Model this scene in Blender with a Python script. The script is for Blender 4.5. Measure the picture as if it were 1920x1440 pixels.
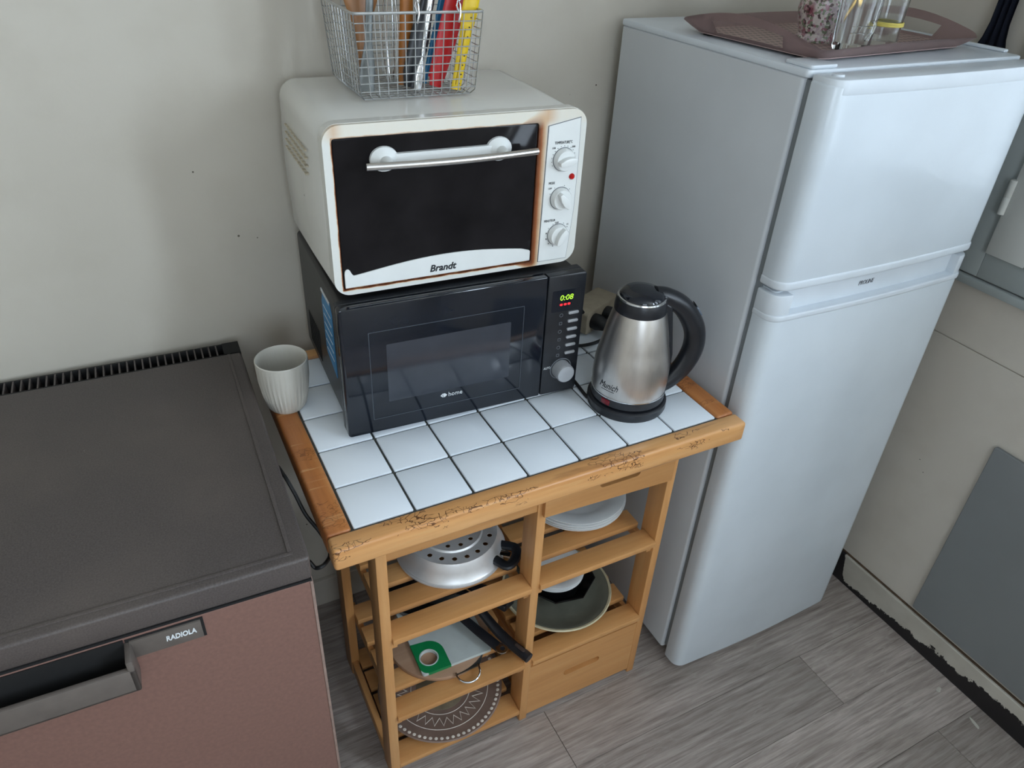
import bpy, bmesh, math, random
from mathutils import Vector, Matrix
PI = math.pi
random.seed(7)
for o in list(bpy.data.objects): bpy.data.objects.remove(o)
SC = bpy.context.scene
COL = SC.collection
H = 0.815                      # height of the tiled worktop above the floor; everything below is measured from it

# ------------------------------------------------------------------ camera
def camera():
    yaw, pitch, roll = 0.505861745, -0.590106342, 0.0567409582
    f = Vector((math.sin(yaw)*math.cos(pitch), math.cos(yaw)*math.cos(pitch), math.sin(pitch)))
    r = Vector((math.cos(yaw), -math.sin(yaw), 0)); u = r.cross(f)
    r2 = math.cos(roll)*r + math.sin(roll)*u; u2 = -math.sin(roll)*r + math.cos(roll)*u
    cd = bpy.data.cameras.new('camera'); cd.sensor_fit = 'HORIZONTAL'; cd.sensor_width = 36
    cd.lens = 1397.93/1920*36; cd.clip_start = 0.02
    co = bpy.data.objects.new('camera', cd); COL.objects.link(co)
    m = Matrix((r2, u2, -f)).transposed().to_4x4()
    m.translation = Vector((-0.189164, -0.806918, 0.811397+H)); co.matrix_world = m
    SC.camera = co
camera()
# ------------------------------------------------------------------ world, daylight, exposure
SC.view_settings.view_transform = 'Standard'; SC.view_settings.look = 'None'
SC.view_settings.gamma = 1.0; SC.view_settings.use_curve_mapping = False
SC.view_settings.exposure = 0.0
w = bpy.data.worlds.new('sky'); SC.world = w; w.use_nodes = True
w.node_tree.nodes['Background'].inputs[0].default_value = (0.72, 0.84, 1.0, 1)
w.node_tree.nodes['Background'].inputs[1].default_value = 1.0
def area(name, loc, rot, sx, sy, power, col):
    l = bpy.data.lights.new(name, 'AREA'); l.shape = 'RECTANGLE'; l.size = sx; l.size_y = sy
    l.energy = power; l.color = col
    o = bpy.data.objects.new(name, l); COL.objects.link(o); o.location = loc; o.rotation_euler = rot
    return o
# daylight entering by the window beside the fridge, plus light from two added windows out of view
area('window_daylight', (1.60, -0.66, 1.62), (0, PI/2, 0), 1.05, 1.20, 29, (0.72, 0.855, 1.0))
area('added_far_light', (1.58, -2.02, 1.82), (0, PI/2, 0), 1.05, 0.80, 92, (0.72, 0.855, 1.0))  # strongest source; the window it stands for is added, out of view
area('added_rear_fill', (-0.55, -2.76, 1.78), (PI/2, 0, 0), 1.1, 1.15, 27, (0.74, 0.87, 1.0))  # fill that lifts the whole scene, from an added rear window

# ------------------------------------------------------------------ materials
def lin(c):
    return tuple(((v/255)/12.92 if v/255 <= 0.04045 else ((v/255+0.055)/1.055)**2.4) for v in c) + (1,)
class NT:
    def __init__(s, name):
        s.m = bpy.data.materials.new(name); s.m.use_nodes = True; s.t = s.m.node_tree
        s.b = s.t.nodes['Principled BSDF']; s.tc = None
    def n(s, typ, **kw):
        x = s.t.nodes.new(typ)
        for k, v in kw.items(): setattr(x, k, v)
        return x
    def l(s, a, b): s.t.links.new(a, b)
    def co(s, scale=(1,1,1), kind='Object', rot=(0,0,0), loc=(0,0,0)):
        if not s.tc: s.tc = s.n('ShaderNodeTexCoord')
        mp = s.n('ShaderNodeMapping'); mp.inputs['Scale'].default_value = scale; mp.inputs['Rotation'].default_value = rot
        mp.inputs['Location'].default_value = loc
        s.l(s.tc.outputs[kind], mp.inputs[0]); return mp.outputs[0]
    def noise(s, vec, scale, detail=4, rough=0.55):
        x = s.n('ShaderNodeTexNoise'); x.inputs['Scale'].default_value = scale; x.inputs['Detail'].default_value = detail
        x.inputs['Roughness'].default_value = rough; s.l(vec, x.inputs['Vector']); return x.outputs['Fac']
    def ramp(s, fac, stops, interp='LINEAR'):
        x = s.n('ShaderNodeValToRGB'); x.color_ramp.interpolation = interp
        while len(x.color_ramp.elements) < len(stops): x.color_ramp.elements.new(0.5)
        for e, (p, c) in zip(x.color_ramp.elements, stops):
            e.position = p; e.color = c if len(c) == 4 else lin(c)
        s.l(fac, x.inputs[0]); return x.outputs[0]
    def mix(s, fac, a, b, mode='MIX'):
        x = s.n('ShaderNodeMix', data_type='RGBA', blend_type=mode)
        for v, i in ((fac, 0), (a, 6), (b, 7)):
            if isinstance(v, (int, float)): x.inputs[i].default_value = v
            elif isinstance(v, tuple): x.inputs[i].default_value = v if len(v) == 4 else lin(v)
            else: s.l(v, x.inputs[i])
        return x.outputs[2]
    def math(s, op, a, b=0.0, c=None):
        x = s.n('ShaderNodeMath', operation=op)
        for i, v in enumerate((a, b, c)):
            if v is None: continue
            if isinstance(v, (int, float)): x.inputs[i].default_value = v
            else: s.l(v, x.inputs[i])
        return x.outputs[0]
    def bump(s, h, strength=0.2, dist=0.001):
        x = s.n('ShaderNodeBump'); x.inputs['Strength'].default_value = strength; x.inputs['Distance'].default_value = dist
        s.l(h, x.inputs['Height']); s.l(x.outputs[0], s.b.inputs['Normal'])
    def set(s, col=None, rough=None, metal=None, **kw):
        for k, v in (('Base Color', col), ('Roughness', rough), ('Metallic', metal)):
            if v is None: continue
            if isinstance(v, (int, float)): s.b.inputs[k].default_value = v
            elif isinstance(v, tuple): s.b.inputs[k].default_value = v if len(v) == 4 else lin(v)
            else: s.l(v, s.b.inputs[k])
        for k, v in kw.items(): s.b.inputs[k.replace('_', ' ')].default_value = v
        return s.m
BW0, BW1 = (0,0,0,1), (1,1,1,1)
def plain(name, col, rough=0.5, metal=0.0, var=0.12, scale=40, bump=0.0, **kw):
    """a colour with a slight procedural mottle"""
    t = NT(name); f = t.noise(t.co(), scale)
    c = lin(col); d = tuple(v*(1-var) for v in c[:3]) + (1,); e = tuple(min(1, v*(1+var)) for v in c[:3]) + (1,)
    t.set(t.ramp(f, [(0.3, d), (0.7, e)]), rough, metal, **kw)
    if bump: t.bump(t.noise(t.co(), scale*4), bump)
    return t.m
def specks(t, base, dens, dark, scale):
    """small dirt specks over a base colour"""
    v = t.n('ShaderNodeTexVoronoi'); v.inputs['Scale'].default_value = scale; t.l(t.co(), v.inputs['Vector'])
    near = t.math('LESS_THAN', v.outputs['Distance'], t.math('MULTIPLY', t.noise(t.co(), scale*0.9, 1), 0.11))
    pick = t.math('GREATER_THAN', t.noise(t.co(), scale*0.37, 2), dens)
    return t.mix(t.math('MULTIPLY', near, pick), base, dark)
def wall_paint(name, c1, c2, c3):
    t = NT(name); f = t.noise(t.co(), 1.3, 5); g = t.noise(t.co(), 9, 6)
    base = t.mix(t.math('MULTIPLY', t.ramp(g, [(0.45, BW0), (0.8, BW1)]), 0.35), t.ramp(f, [(0.3, c1), (0.7, c2)]), c3)
    base = specks(t, base, 0.60, (92,84,72), 30)
    t.set(base, 0.62); t.bump(t.noise(t.co(), 120, 3), 0.08, 0.002); return t.m
WALL = wall_paint('painted_plaster', (194,187,174), (202,195,183), (180,171,156))
WALLR = wall_paint('painted_wall_panel', (198,190,178), (208,201,190), (182,172,158))
CEIL = plain('ceiling_paint', (225,224,220), 0.8, scale=3, var=0.03)
def wood(name, axis, c1, c2, c3, rough=0.42, cracks=0.0, sc=1.0, coat=0.0):
    t = NT(name); s = [22*sc]*3; s[axis] = 1.6*sc
    oi = t.n('ShaderNodeObjectInfo')
    v = t.co(tuple(s)); add = t.n('ShaderNodeVectorMath', operation='ADD'); t.l(v, add.inputs[0])
    cmb = t.n('ShaderNodeCombineXYZ'); r = t.math('MULTIPLY', oi.outputs['Random'], 37.0)
    for i in range(3): t.l(r, cmb.inputs[i])
    t.l(cmb.outputs[0], add.inputs[1]); vv = add.outputs[0]
    f = t.noise(vv, 1.2, 6, 0.6); g = t.noise(vv, 5, 3, 0.7)
    col = t.ramp(f, [(0.25, c1), (0.5, c2), (0.75, c3)])
    col = t.mix(t.math('MULTIPLY', g, 0.30), col, tuple(x*0.45 for x in lin(c1)[:3]) + (1,))
    hv = t.n('ShaderNodeHueSaturation'); t.l(col, hv.inputs['Color'])
    t.l(t.math('MULTIPLY_ADD', oi.outputs['Random'], 0.22, 0.89), hv.inputs['Value']); col = hv.outputs[0]
    if cracks:
        vo = t.n('ShaderNodeTexVoronoi', feature='DISTANCE_TO_EDGE'); vo.inputs['Scale'].default_value = 120
        vo.inputs['Randomness'].default_value = 1.0
        sw = t.n('ShaderNodeVectorMath', operation='ADD'); t.l(t.co((0.6,1.1,1.1)), sw.inputs[0])
        nz = t.n('ShaderNodeTexNoise'); nz.inputs['Scale'].default_value = 30; t.l(t.co(), nz.inputs['Vector'])
        sc2 = t.n('ShaderNodeVectorMath', operation='SCALE'); t.l(nz.outputs['Color'], sc2.inputs[0]); sc2.inputs['Scale'].default_value = 0.03
        t.l(sc2.outputs[0], sw.inputs[1]); t.l(sw.outputs[0], vo.inputs['Vector'])
        line = t.math('LESS_THAN', vo.outputs['Distance'], 0.045)
        pick = t.math('GREATER_THAN', t.noise(t.co((7,25,25)), 1.0, 3), 0.56)
        k = t.math('MULTIPLY', t.math('MULTIPLY', line, pick), cracks)
        col = t.mix(k, col, (74,40,20))
        worn = t.ramp(t.noise(t.co((4,30,30)), 1.5, 4), [(0.58, BW0), (0.72, BW1)])
        col = t.mix(t.math('MULTIPLY', worn, 0.5), col, (120,66,32))
        spot = t.ramp(t.noise(t.co((3,40,40)), 2.1, 4), [(0.62, BW0), (0.70, BW1)])
        col = t.mix(t.math('MULTIPLY', spot, 0.45), col, (214,170,116))
    t.set(col, rough, Coat_Weight=coat, Coat_Roughness=0.2); t.bump(g, 0.12, 0.0012); return t.m
PC = ((190,133,78), (207,150,92), (219,167,111))
WX = wood('pine_grain_across', 0, *PC); WY = wood('pine_grain_deep', 1, *PC); WZ = wood('pine_grain_upright', 2, *PC)
VC = ((196,136,80), (216,160,102), (226,178,124))
RAILX = wood('varnished_rail_across', 0, *VC, rough=0.33, cracks=0.85); RAILY = wood('varnished_rail_deep', 1, (152,86,42), (182,114,60), (198,136,82), rough=0.35, cracks=0.5)
UTW = wood('spoon_wood', 2, (126,82,44), (148,100,58), (166,118,74)); UTO = wood('orange_handle_wood', 2, (150,90,32), (172,106,42), (186,120,54))
BOARDW = wood('board_wood', 0, (150,116,92), (168,134,108), (182,150,124), rough=0.6)
def floor_mat():
    t = NT('grey_wood_vinyl'); oi = t.n('ShaderNodeObjectInfo')
    v = t.co((1.2, 14, 14)); add = t.n('ShaderNodeVectorMath', operation='ADD'); t.l(v, add.inputs[0])
    cmb = t.n('ShaderNodeCombineXYZ'); r = t.math('MULTIPLY', oi.outputs['Random'], 61.0)
    for i in range(3): t.l(r, cmb.inputs[i])
    t.l(cmb.outputs[0], add.inputs[1])
    wv = t.n('ShaderNodeTexNoise'); wv.inputs['Scale'].default_value = 1.1; wv.inputs['Detail'].default_value = 3; wv.inputs['Distortion'].default_value = 1.6
    t.l(add.outputs[0], wv.inputs['Vector'])
    rings = t.math('FRACT', t.math('MULTIPLY', wv.outputs['Fac'], 9.0))
    ring = t.ramp(rings, [(0.0, BW0), (0.12, BW1), (0.9, BW1), (1.0, BW0)])
    fine = t.noise(t.co((5, 90, 90)), 1.0, 5, 0.7)
    col = t.ramp(fine, [(0.28, (120,109,103)), (0.5, (166,154,147)), (0.72, (202,190,183))])
    col = t.mix(t.math('MULTIPLY', t.math('SUBTRACT', 1.0, ring), 0.45), col, (186,178,170))
    big = t.noise(t.co((2,6,6)), 1.4, 4); col = t.mix(t.math('MULTIPLY', t.ramp(big, [(0.4, BW0), (0.75, BW1)]), 0.45), col, (98,88,80))
    hv = t.n('ShaderNodeHueSaturation'); t.l(col, hv.inputs['Color']); t.l(t.math('MULTIPLY_ADD', oi.outputs['Random'], 0.35, 0.8), hv.inputs['Value'])
    t.set(hv.outputs[0], 0.5); t.bump(fine, 0.10, 0.001); return t.m
FLOOR = floor_mat()
def tile_mat():
    t = NT('white_glazed_tile'); oi = t.n('ShaderNodeObjectInfo')
    c = t.mix(oi.outputs['Random'], (226,234,242), (236,242,248))
    t.set(specks(t, c, 0.58, (96,92,86), 60), 0.14, Specular_IOR_Level=0.5); return t.m
TILE = tile_mat()
GROUT = plain('dark_grout', (66,68,64), 0.9, scale=60, var=0.4)
def enamel(name, c, rough=0.25, peel=0.0, speck=(120,112,100), dens=0.62):
    t = NT(name); f = t.noise(t.co(), 6, 3)
    a = lin(c); b = tuple(v*0.95 for v in a[:3]) + (1,)
    t.set(specks(t, t.ramp(f, [(0.35, b), (0.65, a)]), dens, speck, 30), rough)
    if peel: t.bump(t.noise(t.co(), 260, 2), peel, 0.0006)
    return t.m
FRIDGE = enamel('white_fridge_enamel', (212,220,227), 0.22, 0.10, dens=0.70)
FRSIDE = enamel('white_fridge_side', (208,212,216), 0.35, 0.12, dens=0.72)
FRPL = plain('fridge_plastic', (214,221,228), 0.3, scale=15, var=0.03)
GASKET = plain('grey_gasket', (128,134,138), 0.6, scale=20)
OVENW = enamel('cream_oven_enamel', (222,221,215), 0.13, 0.0, (132,108,80), 0.62)
def oven_bezel():
    t = NT('scorched_oven_enamel')
    sub = t.n('ShaderNodeVectorMath', operation='SUBTRACT'); t.l(t.co(), sub.inputs[0]); sub.inputs[1].default_value = (0.1748, 0, 0.3885)
    ab = t.n('ShaderNodeVectorMath', operation='ABSOLUTE'); t.l(sub.outputs[0], ab.inputs[0])
    s2 = t.n('ShaderNodeVectorMath', operation='SUBTRACT'); t.l(ab.outputs[0], s2.inputs[0]); s2.inputs[1].default_value = (0.1630, 1, 0.1170)
    mx = t.n('ShaderNodeVectorMath', operation='MAXIMUM'); t.l(s2.outputs[0], mx.inputs[0]); mx.inputs[1].default_value = (0,0,0)
    ln = t.n('ShaderNodeVectorMath', operation='LENGTH'); t.l(mx.outputs[0], ln.inputs[0]); d = ln.outputs['Value']
    sx = t.n('ShaderNodeSeparateXYZ'); t.l(t.co(), sx.inputs[0])
    right = t.ramp(t.math('MULTIPLY', sx.outputs[0], 2.4), [(0.74, BW0), (0.80, BW1)])
    nz = t.noise(t.co(), 45, 4)
    reach = t.math('MULTIPLY_ADD', right, 0.015, 0.0022)
    k = t.math('DIVIDE', t.math('MULTIPLY_ADD', nz, 0.004, t.math('SUBTRACT', d, 0.002)), reach)
    scorch = t.ramp(k, [(0.0, (92,48,26)), (0.30, (150,88,52)), (0.62, (206,176,142)), (1.0, (224,224,218))])
    topw = t.ramp(t.math('SUBTRACT', sx.outputs[2], 0.0), [(0.498, BW0), (0.510, BW1)])
    col = t.mix(t.math('MULTIPLY', topw, 0.5), scorch, t.mix(nz, (232,216,190), (226,222,208)))
    hotx = t.math('MULTIPLY', topw, t.ramp(t.math('ABSOLUTE', t.math('SUBTRACT', sx.outputs[0], 0.352)), [(0.0, BW1), (0.022, BW0)]))
    col = t.mix(t.math('MULTIPLY', hotx, 0.75), col, (204,158,112))
    hotl = t.math('MULTIPLY', topw, t.ramp(t.math('ABSOLUTE', t.math('SUBTRACT', sx.outputs[0], 0.016)), [(0.0, BW1), (0.014, BW0)]))
    col = t.mix(t.math('MULTIPLY', hotl, 0.6), col, (204,158,112))
    t.set(col, 0.28); return t.m
BEZEL = oven_bezel()
def rust_strip():
    t = NT('rust_crust'); f = t.noise(t.co((30,30,60)), 3, 5, 0.7)
    t.set(t.ramp(f, [(0.3, (48,26,16)), (0.5, (120,64,26)), (0.62, (168,140,96)), (0.75, (60,34,20))]), 0.85); return t.m
RUST = rust_strip()
BLACKG = plain('black_door_glass', (24,28,36), 0.09, scale=12, var=0.3, Specular_IOR_Level=0.55)
OVGLASS = plain('smoked_oven_glass', (32,30,31), 0.06, scale=9, var=0.35, Specular_IOR_Level=0.06)
BLACKP = plain('black_plastic', (30,32,37), 0.32, scale=30, var=0.25)
BLACKM = plain('black_painted_steel', (30,30,31), 0.38, scale=18, var=0.3)
MESHW = plain('microwave_window_screen', (52,56,64), 0.10, scale=14, var=0.12, Specular_IOR_Level=0.6)
GREYLINE = plain('grey_outline_print', (64,70,78), 0.4)
WHITEP = plain('white_plastic', (230,232,230), 0.28, scale=20, var=0.03)
CHROME = plain('chrome', (214,216,218), 0.16, 1.0, 0.06, 30)
WIRE = plain('galvanised_wire', (188,190,190), 0.30, 0.7, 0.12, 60)
def brushed(name, c, rough, axis_scale, metal=1.0):
    t = NT(name); f = t.noise(t.co(axis_scale), 1.0, 4, 0.7)
    a = lin(c); t.set(t.ramp(f, [(0.3, tuple(v*0.92 for v in a[:3])+(1,)), (0.7, a)]), t.ramp(f, [(0.3, (rough*0.92,)*3+(1,)), (0.7, (rough*1.08,)*3+(1,))]), metal)
    return t.m
STEEL = brushed('brushed_steel', (216,212,208), 0.33, (160, 160, 6))
ALU = brushed('dented_aluminium', (228,228,228), 0.40, (30, 30, 30), 0.5)
INK = plain('dark_ink', (40,42,46), 0.5); INKW = plain('white_ink', (214,218,220), 0.5); INKG = plain('grey_ink', (106,110,116), 0.5)
SILVER = plain('silver_plastic', (176,178,182), 0.34, 0.3, 0.06)
REDL = plain('red_lens', (190,26,22), 0.12)
BLUES = plain('blue_sticker', (52,128,178), 0.45, scale=30, var=0.15); BLUEP = plain('blue_plastic', (30,122,170), 0.35)
def glow(name, c, s):
    t = NT(name); t.set((10,10,10), 0.4); t.b.inputs['Emission Color'].default_value = lin(c); t.b.inputs['Emission Strength'].default_value = s; return t.m
LEDG = glow('green_led', (170,230,60), 1.6); LEDR = glow('red_led', (255,40,50), 1.8)
CERAM = plain('white_porcelain', (226,228,228), 0.16, scale=10, var=0.03)
CUPM = plain('matt_white_ceramic', (200,196,186), 0.45, scale=8, var=0.05)
def brown_top():
    t = NT('dark_brown_worktop'); f = t.noise(t.co(), 420, 3); g = t.noise(t.co(), 5, 5)
    c = t.ramp(f, [(0.3, (66,59,57)), (0.7, (88,80,77))]); c = t.mix(t.math('MULTIPLY', t.ramp(g, [(0.45, BW0), (0.75, BW1)]), 0.35), c, (104,93,86))
    t.set(specks(t, c, 0.66, (170,168,160), 26), 0.45); t.bump(f, 0.15, 0.0006); return t.m
BTOP = brown_top()
BDOOR = plain('brown_metal_door', (120,88,78), 0.5, scale=160, var=0.10)
BTRIM = plain('brown_grey_trim', (96,88,82), 0.45, scale=40, var=0.1); BSIDE = plain('grey_brown_side', (92,90,88), 0.6, scale=6, var=0.08)
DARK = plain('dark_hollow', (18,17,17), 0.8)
WORN = plain('worn_pale_edge', (138,116,106), 0.6, scale=60, var=0.2)
def steel_grey(): return plain('grey_board_panel', (126,129,130), 0.55, scale=3, var=0.06)
GREYPANEL = steel_grey()
WINF = plain('grey_window_paint', (168,174,172), 0.45, scale=8, var=0.05); WINL = plain('pale_casement_paint', (196,197,192), 0.5, scale=8, var=0.05)
def peeling():
    t = NT('peeling_baseboard_paint'); sx = t.n('ShaderNodeSeparateXYZ'); t.l(t.co(), sx.inputs[0])
    edge = t.math('MULTIPLY_ADD', t.noise(t.co(), 26, 8, 0.75), 0.075, -0.032)
    # bare lower part grows towards the front of the room; the black rises highest beside the fridge
    slope = t.math('MULTIPLY', sx.outputs[1], -0.095)
    nearf = t.math('MULTIPLY', t.ramp(t.math('ADD', sx.outputs[1], 0.0), [(0.03, BW0), (0.075, BW1)]), 0.2)
    h = t.math('ADD', t.math('ADD', edge, slope), nearf)
    bare = t.math('LESS_THAN', sx.outputs[2], t.math('ADD', h, 0.012))
    c = t.mix(bare, specks(t, t.ramp(t.noise(t.co(), 8, 4), [(0.3, (176,170,158)), (0.7, (200,195,184))]), 0.6, (90,80,66), 40), (30,27,28))
    t.set(c, 0.6); return t.m
PEEL = peeling(); PLWH = plain('paint_flake_white', (200,196,186), 0.7)
GLASS = NT('clear_glass'); GLASS = GLASS.set((250,252,252), 0.06, Transmission_Weight=1.0, IOR=1.48)
def pane_mat():
    t = NT('window_pane_glass'); tr = t.n('ShaderNodeBsdfTransparent'); gl = t.n('ShaderNodeBsdfGlossy'); gl.inputs['Roughness'].default_value = 0.02
    mx = t.n('ShaderNodeMixShader'); mx.inputs[0].default_value = 0.07; t.l(tr.outputs[0], mx.inputs[1]); t.l(gl.outputs[0], mx.inputs[2])
    t.l(mx.outputs[0], t.t.nodes['Material Output'].inputs[0]); return t.m
PANE = pane_mat()
def floral():
    t = NT('floral_porcelain'); v = t.n('ShaderNodeTexVoronoi'); v.inputs['Scale'].default_value = 240; t.l(t.co(), v.inputs['Vector'])
    sp = t.n('ShaderNodeSeparateColor'); t.l(v.outputs['Color'], sp.inputs[0])
    c = t.ramp(sp.outputs[0], [(0.0, (176,158,162)), (0.25, (190,178,172)), (0.45, (120,130,106)), (0.6, (150,104,112)), (0.75, (196,188,180)), (0.9, (92,76,74)), (1.0, (180,160,140))], 'CONSTANT')
    big = t.noise(t.co(), 26, 2); c = t.mix(t.ramp(big, [(0.55, BW0), (0.66, BW1)]), c, (168,92,112), 'MULTIPLY')
    t.set(c, 0.3); return t.m
FLORAL = floral(); GILT = plain('gilt', (196,156,72), 0.3, 0.8)
TRAYM = plain('mauve_brown_plastic', (172,148,144), 0.36, scale=20, var=0.05)
def tray_floor():
    t = NT('punched_tray_plastic'); v = t.n('ShaderNodeTexVoronoi'); v.inputs['Scale'].default_value = 75; v.inputs['Randomness'].default_value = 0.0
    t.l(t.co((1,0.7,0)), v.inputs['Vector']); k = t.math('LESS_THAN', v.outputs['Distance'], 0.25)
    t.set(t.mix(k, (160,134,128), (40,32,32)), 0.4); return t.m
TRAYF = tray_floor()
NAVY = plain('navy_cloth', (22,28,46), 0.85, scale=200, var=0.25, bump=0.2)
YELLOW = plain('yellow_plastic', (226,190,24), 0.35, scale=30, var=0.05); RED = plain('red_plastic', (196,26,32), 0.35, scale=30, var=0.08)
CORD = plain('yellow_cord', (222,206,110), 0.7); LEADG = plain('lead_grey_metal', (92,94,92), 0.35, 0.8, 0.2)
GREENP = plain('green_plastic', (14,128,72), 0.4, scale=30, var=0.05); GREYB = plain('pale_grey_board', (190,198,196), 0.5, scale=25, var=0.06)
STONE = plain('grey_stoneware', (112,112,100), 0.35, scale=25, var=0.15); CREAMR = plain('cream_glaze', (200,190,158), 0.35)
BOWLB = plain('black_glaze', (18,18,20), 0.15)
CARD = plain('beige_socket_plastic', (160,148,128), 0.5)
RUBBER = plain('black_rubber', (20,20,21), 0.55)
PLATEB = plain('brown_earthenware', (132,110,98), 0.6, scale=30, var=0.12); PLATEC = plain('greenish_earthenware', (116,104,84), 0.6, scale=40, var=0.2)
PLW = plain('chalk_white_glaze', (222,212,200), 0.6)

# ------------------------------------------------------------------ geometry helpers
def link(name, me, m, parent=None):
    o = bpy.data.objects.new(name, me); COL.objects.link(o)
    if m is not None:
        me.materials.clear(); me.materials.append(m)
    if parent is not None: o.parent = parent
    return o
def fin(bm, smooth=True, ang=35):
    bmesh.ops.recalc_face_normals(bm, faces=bm.faces)
    me = bpy.data.meshes.new('m'); bm.to_mesh(me); bm.free()
    if smooth:
        for p in me.polygons: p.use_smooth = True
        me.set_sharp_from_angle(angle=math.radians(ang))
    return me
def obj(name, bm, m, parent=None, smooth=True, ang=35): return link(name, fin(bm, smooth, ang), m, parent)
def bevel(bm, w, seg=2, ang=30):
    es = [e for e in bm.edges if len(e.link_faces) == 2 and e.calc_face_angle(0) > math.radians(ang)]
    if w > 0: bmesh.ops.bevel(bm, geom=es, offset=w, segments=seg, profile=0.5, affect='EDGES')
    return bm
def box(x0, x1, y0, y1, z0, z1, bev=0.0, seg=2, bm=None):
    b = bmesh.new(); v = [b.verts.new((x, y, z)) for x in (x0, x1) for y in (y0, y1) for z in (z0, z1)]
    for f in ((0,1,3,2),(4,6,7,5),(0,4,5,1),(2,3,7,6),(0,2,6,4),(1,5,7,3)): b.faces.new([v[i] for i in f])
    bmesh.ops.recalc_face_normals(b, faces=b.faces)
    if bev: bevel(b, bev, seg)
    return merge(bm, b)
def merge(bm, b):
    if bm is None: return b
    me = bpy.data.meshes.new('t'); b.to_mesh(me); b.free(); bm.from_mesh(me); bpy.data.meshes.remove(me); return bm
def boxes(lst, bev=0.0):
    bm = None
    for q in lst: bm = box(*q, bev=bev, bm=bm)
    return bm
def prism(pts, a, b, plane='xy', bev=0.0, seg=2, bm=None):
    m = bmesh.new(); n = len(pts)
    def P(u, v, t): return {'xy': (u, v, t), 'xz': (u, t, v), 'yz': (t, u, v)}[plane]
    A = [m.verts.new(P(u, v, a)) for u, v in pts]; B = [m.verts.new(P(u, v, b)) for u, v in pts]
    m.faces.new(A); m.faces.new(B)
    for i in range(n): m.faces.new((A[i], A[(i+1) % n], B[(i+1) % n], B[i]))
    bmesh.ops.recalc_face_normals(m, faces=m.faces)
    if bev: bevel(m, bev, seg, 40)
    return merge(bm, m)
def rrect(x0, x1, y0, y1, r, seg=5, corners=(1,1,1,1)):
    """corners: (x0y0, x1y0, x1y1, x0y1)"""
    out = []
    for (cx, cy, a0, on) in ((x0+r, y0+r, PI, corners[0]), (x1-r, y0+r, 1.5*PI, corners[1]), (x1-r, y1-r, 0, corners[2]), (x0+r, y1-r, PI/2, corners[3])):
        if on:
            for i in range(seg+1): a = a0 + PI/2*i/seg; out.append((cx+r*math.cos(a), cy+r*math.sin(a)))
        else:
            out.append((cx + (r if a0 in (1.5*PI, 0) else -r), cy + (r if a0 in (0, PI/2) else -r)))
    return out
def circ(cx, cy, r, n=24, a0=0): return [(cx+r*math.cos(a0+2*PI*i/n), cy+r*math.sin(a0+2*PI*i/n)) for i in range(n)]
def lathe(prof, seg=40, c=(0,0), bm=None, mod=None):
    m = bmesh.new(); rings = []
    for r, z in prof:
        if r < 1e-6: rings.append([m.verts.new((c[0], c[1], z))]); continue
        rings.append([m.verts.new((c[0]+(r if not mod else mod(r, z, 2*PI*i/seg))*math.cos(2*PI*i/seg), c[1]+(r if not mod else mod(r, z, 2*PI*i/seg))*math.sin(2*PI*i/seg), z)) for i in range(seg)])
    for A, B in zip(rings, rings[1:]):
        for i in range(seg):
            j = (i+1) % seg
            if len(A) == 1 and len(B) == 1: continue
            if len(A) == 1: m.faces.new((A[0], B[i], B[j]))
            elif len(B) == 1: m.faces.new((A[i], A[j], B[0]))
            else: m.faces.new((A[i], A[j], B[j], B[i]))
    return merge(bm, m)
def tube(pts, r, seg=8, closed=False, bm=None, flat=None):
    """swept tube; r number or per-point list; flat=(scale along binormal) squashes the section"""
    m = bmesh.new(); P = [Vector(p) for p in pts]; n = len(P); rings = []
    up = None
    for i in range(n):
        a = P[i-1] if (i > 0 or closed) else P[i]; b = P[(i+1) % n] if (i < n-1 or closed) else P[i]
        t = (b-a).normalized()
        if up is None: up = Vector((0,0,1)) if abs(t.z) < 0.9 else Vector((0,1,0))
        s = t.cross(up).normalized(); up = s.cross(t).normalized()
        rr = r[i] if isinstance(r, (list, tuple)) else r
        k = flat if flat else 1.0
        rings.append([m.verts.new(P[i] + s*rr*math.cos(2*PI*j/seg) + up*rr*k*math.sin(2*PI*j/seg)) for j in range(seg)])
    for i in range(n if closed else n-1):
        A, B = rings[i], rings[(i+1) % n]
        for j in range(seg): m.faces.new((A[j], A[(j+1) % seg], B[(j+1) % seg], B[j]))
    if not closed: m.faces.new(rings[0]); m.faces.new(rings[-1])
    return merge(bm, m)
def smooth_path(pts, n=8):
    P = [Vector(p) for p in pts]; out = []
    for i in range(len(P)-1):
        p0 = P[max(i-1, 0)]; p1 = P[i]; p2 = P[i+1]; p3 = P[min(i+2, len(P)-1)]
        for k in range(n):
            t = k/n; out.append(0.5*((2*p1)+(p2-p0)*t+(2*p0-5*p1+4*p2-p3)*t*t+(3*p1-p0-3*p2+p3)*t**3))
    out.append(P[-1]); return out
def holed(outer, holes, a, b, plane='xy'):
    """flat plate between a and b with real holes"""
    cu = bpy.data.curves.new('c', 'CURVE'); cu.dimensions = '2D'; cu.fill_mode = 'BOTH'; cu.extrude = abs(b-a)/2
    for pl in [outer]+holes:
        s = cu.splines.new('POLY'); s.points.add(len(pl)-1); s.use_cyclic_u = True
        for p, q in zip(s.points, pl): p.co = (q[0], q[1], 0, 1)
    o = bpy.data.objects.new('c', cu); me = bpy.data.meshes.new_from_object(o)
    bm = bmesh.new(); bm.from_mesh(me); bpy.data.objects.remove(o); bpy.data.curves.remove(cu); bpy.data.meshes.remove(me)
    mid = (a+b)/2
    for v in bm.verts:
        u, w_, t = v.co.x, v.co.y, v.co.z+mid
        v.co = {'xy': (u, w_, t), 'xz': (u, t, w_), 'yz': (t, u, w_)}[plane]
    return bm
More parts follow.
